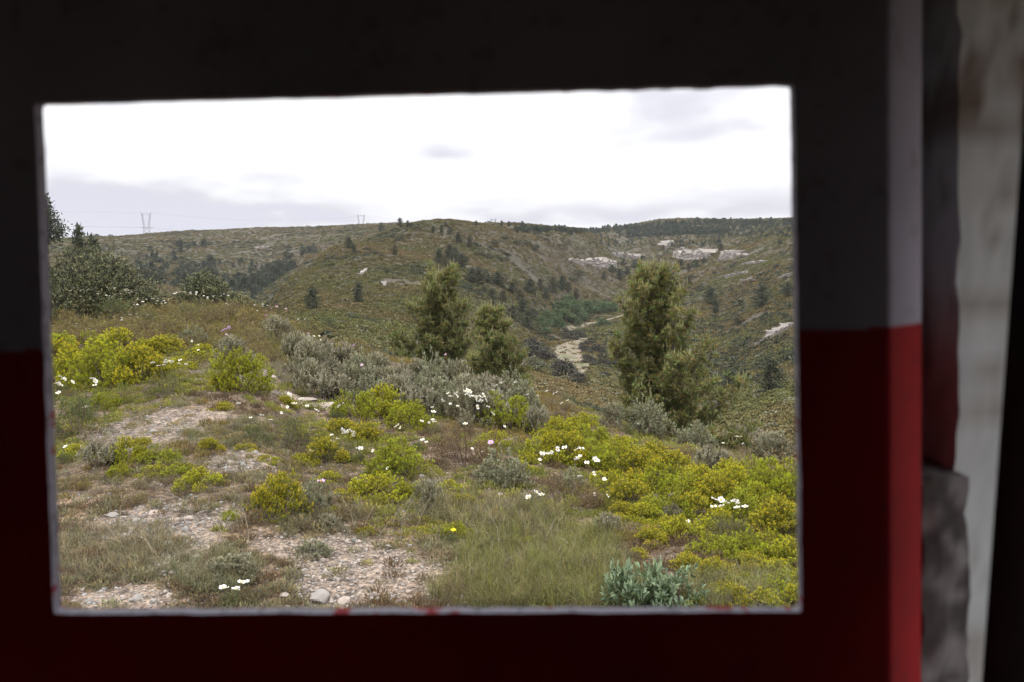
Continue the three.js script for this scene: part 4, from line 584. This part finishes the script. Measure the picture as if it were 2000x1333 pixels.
{
  // painted sheet with the viewing hole; grey paint above, red below
  const c = [onPlane(66, 200), onPlane(1552, 162), onPlane(1568, 1197), onPlane(104, 1201)];
  const fold0 = onPlane(1727, 600).x, X0 = -0.62, Y0 = EYE - 0.62, Y1 = EYE + 0.5;
  const sh = new THREE.Shape([new THREE.Vector2(X0, Y0), new THREE.Vector2(fold0 + 0.62 * 0.045, Y0), new THREE.Vector2(fold0 - 0.5 * 0.045, Y1), new THREE.Vector2(X0, Y1)]);
  const ring = [], R = 0.0016;
  for (let s = 0; s < 4; s++) {
    const a = c[s], b = c[(s + 1) % 4], dx = b.x - a.x, dy = b.y - a.y, L = Math.hypot(dx, dy), N = Math.round(L / 0.0016);
    for (let k = 0; k < N; k++) {
      const t = (k + 0.5) / N, e = Math.min(t, 1 - t) * L; let in_ = e < R ? R - Math.sqrt(Math.max(0, R * R - (R - e) ** 2)) : 0; // rounded corners
      const rough = 0.0004 * (fbm(t * L * 90, s * 9, 61, 3) - 0.5) * 2 + (s === 0 && t > 0.7 ? 0.0009 * Math.max(0, noise(t * L * 260, 3, 62) - 0.45) : 0);
      in_ += rough;
      ring.push(new THREE.Vector2(a.x + dx * t + dy / L * in_, a.y + dy * t - dx / L * in_));
    }
  }
  sh.holes.push(new THREE.Path(ring.reverse()));
  const T = 0.0054, g = new THREE.ExtrudeGeometry(sh, { depth: T, bevelEnabled: false });
  g.translate(0, 0, PZ - T);
  const S = 1024, d = new Uint8Array(S * S * 4), e = new Uint8Array(S * S * 4), p0 = onPlane(60, 690), p1 = onPlane(1735, 645), SPAN = 1.2;
  const paint = (x, y, k, arr) => {
    const line = p0.y + (p1.y - p0.y) * (x - p0.x) / (p1.x - p0.x) + 0.0012 * (fbm(x * 60, 1, 71, 3) - 0.5);
    const n = fbm(x * 14, y * 14, 73, 4), w = step(0.6, 0.8, fbm(x * 160, y * 160, 75, 4));
    let q = y > line ? [172, 168, 184] : [158, 10, 20];
    q = q.map((v, i) => lerp(v * (0.86 + 0.28 * n), [70, 56, 50][i], w * 0.15));
    arr[k] = q[0]; arr[k + 1] = q[1]; arr[k + 2] = q[2]; arr[k + 3] = 255;
  };
  for (let j = 0; j < S; j++) for (let i = 0; i < S; i++) {
    const k = (j * S + i) * 4; paint(X0 + i / S * SPAN, Y0 + j / S * SPAN, k, d);
    const m = fbm(i / S * 60, j / S * 60, 81, 4), m2 = fbm(i / S * 150, j / S * 150, 83, 3);        // cut edge: bare, whitewashed and red-dripped
    const q = m > 0.66 ? [140, 22, 34] : m2 > 0.66 ? [120, 116, 126] : [150, 146, 157]; e[k] = q[0]; e[k + 1] = q[1]; e[k + 2] = q[2]; e[k + 3] = 255;
  }
  const tex = (a, rep) => { const t = new THREE.DataTexture(a, S, S); t.magFilter = THREE.LinearFilter; t.colorSpace = THREE.SRGBColorSpace; t.wrapS = t.wrapT = THREE.RepeatWrapping; t.needsUpdate = true; return t; };
  const tf = tex(d); tf.repeat.set(1 / SPAN, 1 / SPAN); tf.offset.set(-X0 / SPAN, -Y0 / SPAN);
  const te = tex(e); te.repeat.set(1.7, 1.7);
  const face = new THREE.MeshStandardMaterial({ map: tf, roughness: 1 }), edge = new THREE.MeshStandardMaterial({ map: te, roughness: 0.9 });
  const t = thing('painted_hatch_panel', 'hatch panel painted grey above and red below, with a rectangular viewing hole', 'hatch panel');
  t.rotation.y = YAW;
  const pm = hut('sheet', g, [face, edge], 0, 0, 0, t);
  // folded edge: turns back at the panel's end
  const prof = [[0, 0]]; const A = Math.PI / 4, rr = 0.004;
  for (let k = 1; k <= 6; k++) { const a = A * k / 6; prof.push([rr * Math.sin(a), -rr * (1 - Math.cos(a))]); }
  const l1 = prof[6], q1 = [l1[0] + 0.0195, l1[1] - 0.0195]; prof.push([l1[0] + 0.006, l1[1] - 0.006], [l1[0] + 0.013, l1[1] - 0.013], q1);
  for (let k = 1; k <= 4; k++) { const a = A + A * k / 4; prof.push([q1[0] + 0.003 * (Math.sin(a) - Math.sin(A)), q1[1] - 0.003 * (Math.cos(A) - Math.cos(a))]); }
  prof.push([prof[prof.length - 1][0], -0.10]);
  const fp = [], fu = [], fi = [], NV = 60;
  prof.forEach(([x, z]) => { for (let j = 0; j <= NV; j++) { const y = lerp(Y0, Y1, j / NV); fp.push(fold0 + x, y, PZ + z); fu.push(fold0 + x, y); } });
  for (let i = 0; i < prof.length - 1; i++) for (let j = 0; j < NV; j++) { const a = i * (NV + 1) + j, b = a + NV + 1; fi.push(a, b, a + 1, b, b + 1, a + 1); }
  const fg = new THREE.BufferGeometry(); fg.setAttribute('position', new THREE.Float32BufferAttribute(fp, 3)); fg.setAttribute('uv', new THREE.Float32BufferAttribute(fu, 2)); fg.setIndex(fi); fg.computeVertexNormals();
  const fm = face.clone(); fm.side = THREE.DoubleSide;
  for (let k = 0; k < fg.attributes.position.count; k++) fg.attributes.position.setX(k, fg.attributes.position.getX(k) - (fg.attributes.position.getY(k) - EYE) * 0.045);
  hut('folded_edge', fg, fm, 0, 0, 0, t);
}
const WZ0 = -0.43, WZ1 = -0.40, holeL = onPlane(60, 600).x - 0.10, holeR = onPlane(1562, 1000).x + 0.05, holeT = onPlane(1000, 165).y + 0.06, holeB = onPlane(1000, 1195).y - 0.08;
{ // front wall round the panel: four pieces butted round the opening
  const w = [box(-1.5, holeL, -0.1, 2.4, WZ0, WZ1), box(holeR, 0.245, -0.1, 2.4, WZ0, WZ1), box(holeL, holeR, holeT, 2.4, WZ0, WZ1), box(holeL, holeR, -0.1, holeB, WZ0, WZ1)];
  hut('front_wall', mergeGeometries(w), plankDark, 'dark timber front wall of the hut behind the hatch panel', 'wall', 'structure');
  // unseen timber strips added to seal light leaks between panel and wall
  const s = [box(-0.6, -0.57, 1.0, 2.08, WZ1, PZ - 0.0057), box(-0.57, 0.12, 2.05, 2.08, WZ1, PZ - 0.0057), box(-0.57, 0.12, 1.0, 1.03, WZ1, PZ - 0.0057)];
  hut('light_seal_strips', mergeGeometries(s), plankDark, 'dark timber strips added to stop light leaking behind the hatch panel', 'strip', 'structure');
  hut('left_wall', box(-1.6, -1.5, -0.1, 2.4, WZ0, 1.8), stoneWall, 'side wall inside the hut, made pale to bounce light', 'wall', 'structure');
hut('back_wall', mergeGeometries([box(-1.5, -1.15, -0.1, 2.4, 1.7, 1.8), box(-0.45, 0.3, -0.1, 2.4, 1.7, 1.8), box(-1.15, -0.45, -0.1, 1.08, 1.7, 1.8), box(-1.15, -0.45, 1.75, 2.4, 1.7, 1.8)]), stoneWall, 'back wall inside the hut, made pale to bounce light, with a window added to light the panel', 'wall', 'structure');  // window opening added behind the camera to light the panel face
  hut('hut_floor', box(-1.5, 0.3, -0.1, 0.0, WZ1, 1.7), stoneWall, 'earth floor inside the hut', 'floor', 'structure');
  hut('hut_ceiling', box(-1.6, 0.45, 2.4, 2.5, WZ0 - 0.05, 1.85), plankDark, 'dark timber ceiling of the hut', 'ceiling', 'structure');
  hut('added_lintel', box(0.2, 0.42, 1.74, 2.4, WZ0, -0.1), plankDark, 'dark timber lintel put in to shade the top of the gap beside the hatch panel', 'added_lintel', 'structure');  // added board that shades the upper end of the folded edge and post
}
{ // near partition, its front edge leaning a little
  const e = -0.281, zt = e, xt = onPlane(2004, 160, zt).x, xb = onPlane(1918, 1333, zt).x, yt = onPlane(2004, 160, zt).y, yb = onPlane(1918, 1333, zt).y, at = y => lerp(xb, xt, (y - yb) / (yt - yb));
  const g = box(0, 0.03, -0.1, 2.4, zt, 1.7), p = g.attributes.position;
  for (let k = 0; k < p.count; k++) p.setX(k, p.getX(k) + at(p.getY(k)));
  g.computeVertexNormals();
  hut('partition', g, plankDark, 'dark timber partition close to the camera at the picture edge', 'partition', 'structure');
}
function rough(geo, amp, freq, seed, cols) {
  const p = geo.attributes.position, c = [];
  for (let k = 0; k < p.count; k++) {
    const x = p.getX(k), y = p.getY(k), z = p.getZ(k), n = fbm(x * freq + 3.7 * z * freq, y * freq, seed, 4) - 0.5, m = fbm(z * freq + 11, y * freq + x * freq, seed + 5, 4) - 0.5;
    p.setXYZ(k, x + m * amp, y + n * amp * 0.5, z + n * amp);
    const t = step(0.5, 0.68, fbm(x * freq * 0.9 + z * freq, y * freq * 0.9, seed + 9, 4)), q = 0.9 + 0.2 * hash(k, seed, 3); c.push(...[0, 1, 2].map(i => lerp(cols[0][i], cols[1][i], t) * q));
  }
  geo.setAttribute('color', new THREE.Float32BufferAttribute(c, 3)); geo.computeVertexNormals(); return geo;
}
const lean = (g, k = 0.048) => { const p = g.attributes.position; for (let i = 0; i < p.count; i++) p.setX(i, p.getX(i) - (p.getY(i) - EYE) * k); return g; };
function slab(x0, x1, y0, y1, z0, z1, n = [10, 80, 10]) { return new THREE.BoxGeometry(x1 - x0, y1 - y0, z1 - z0, ...n).translate((x0 + x1) / 2, (y0 + y1) / 2, (z0 + z1) / 2); }
{
  const z = -0.345, xl = onPlane(1862, 700, z).x, post = slab(xl, xl + 0.045, -0.05, 2.35, WZ1 - 0.001, z, [10, 260, 12]);
  const p = post.attributes.position; // its face turns a little to the gap
  for (let k = 0; k < p.count; k++) { const u = (p.getX(k) - xl) / 0.045; if (p.getZ(k) > -0.37) p.setZ(k, p.getZ(k) - 0.012 * u); p.setX(k, p.getX(k) - (p.getY(k) - EYE) * 0.046); }
  const o = hut('plastered_post', rough(post, 0.005, 75, 101, [[0.46, 0.48, 0.49], [0.33, 0.32, 0.31]]), rockMat, 'whitewashed plaster post with dark flaking patches beside the hatch panel', 'post');
  { const a = post.attributes; for (let k = 0; k < a.position.count; k++) { const x = a.position.getX(k), y = a.position.getY(k), t = step(0.44, 0.56, fbm(x * 90, y * 55, 141, 4)) * (y > 1.655 ? 1 : 0) * step(1.655, 1.69, y + 0.03 * fbm(x * 200, y * 60, 143, 2)); for (let i = 0; i < 3; i++) a.color.array[k * 3 + i] = lerp(a.color.array[k * 3 + i], [0.12, 0.075, 0.05][i], t * 0.85); } }
  const xs = onPlane(1790, 666, -0.335).x, top = onPlane(1840, 905, -0.36).y;
  hut('stone_block', rough(lean(slab(xs, xs + 0.019, 0.9, top, WZ1 - 0.004, -0.335, [12, 120, 8])), 0.006, 90, 121, [[0.09, 0.08, 0.08], [0.26, 0.245, 0.25]]), rockMat, 'rough grey stone block wedged between hatch panel and white post', 'stone');
  const xr = onPlane(1802, 666, -0.385).x, bot = onPlane(1840, 352, -0.385).y;
  hut('rusty_plate', rough(lean(slab(xr, xr + 0.021, bot, 2.1, WZ1 - 0.002, -0.385, [8, 40, 4])), 0.003, 60, 131, [[0.16, 0.10, 0.07], [0.26, 0.2, 0.17]]), rockMat, 'rusty brown plate above the gap beside the white post', 'plate');
}
renderer.render(scene, camera);
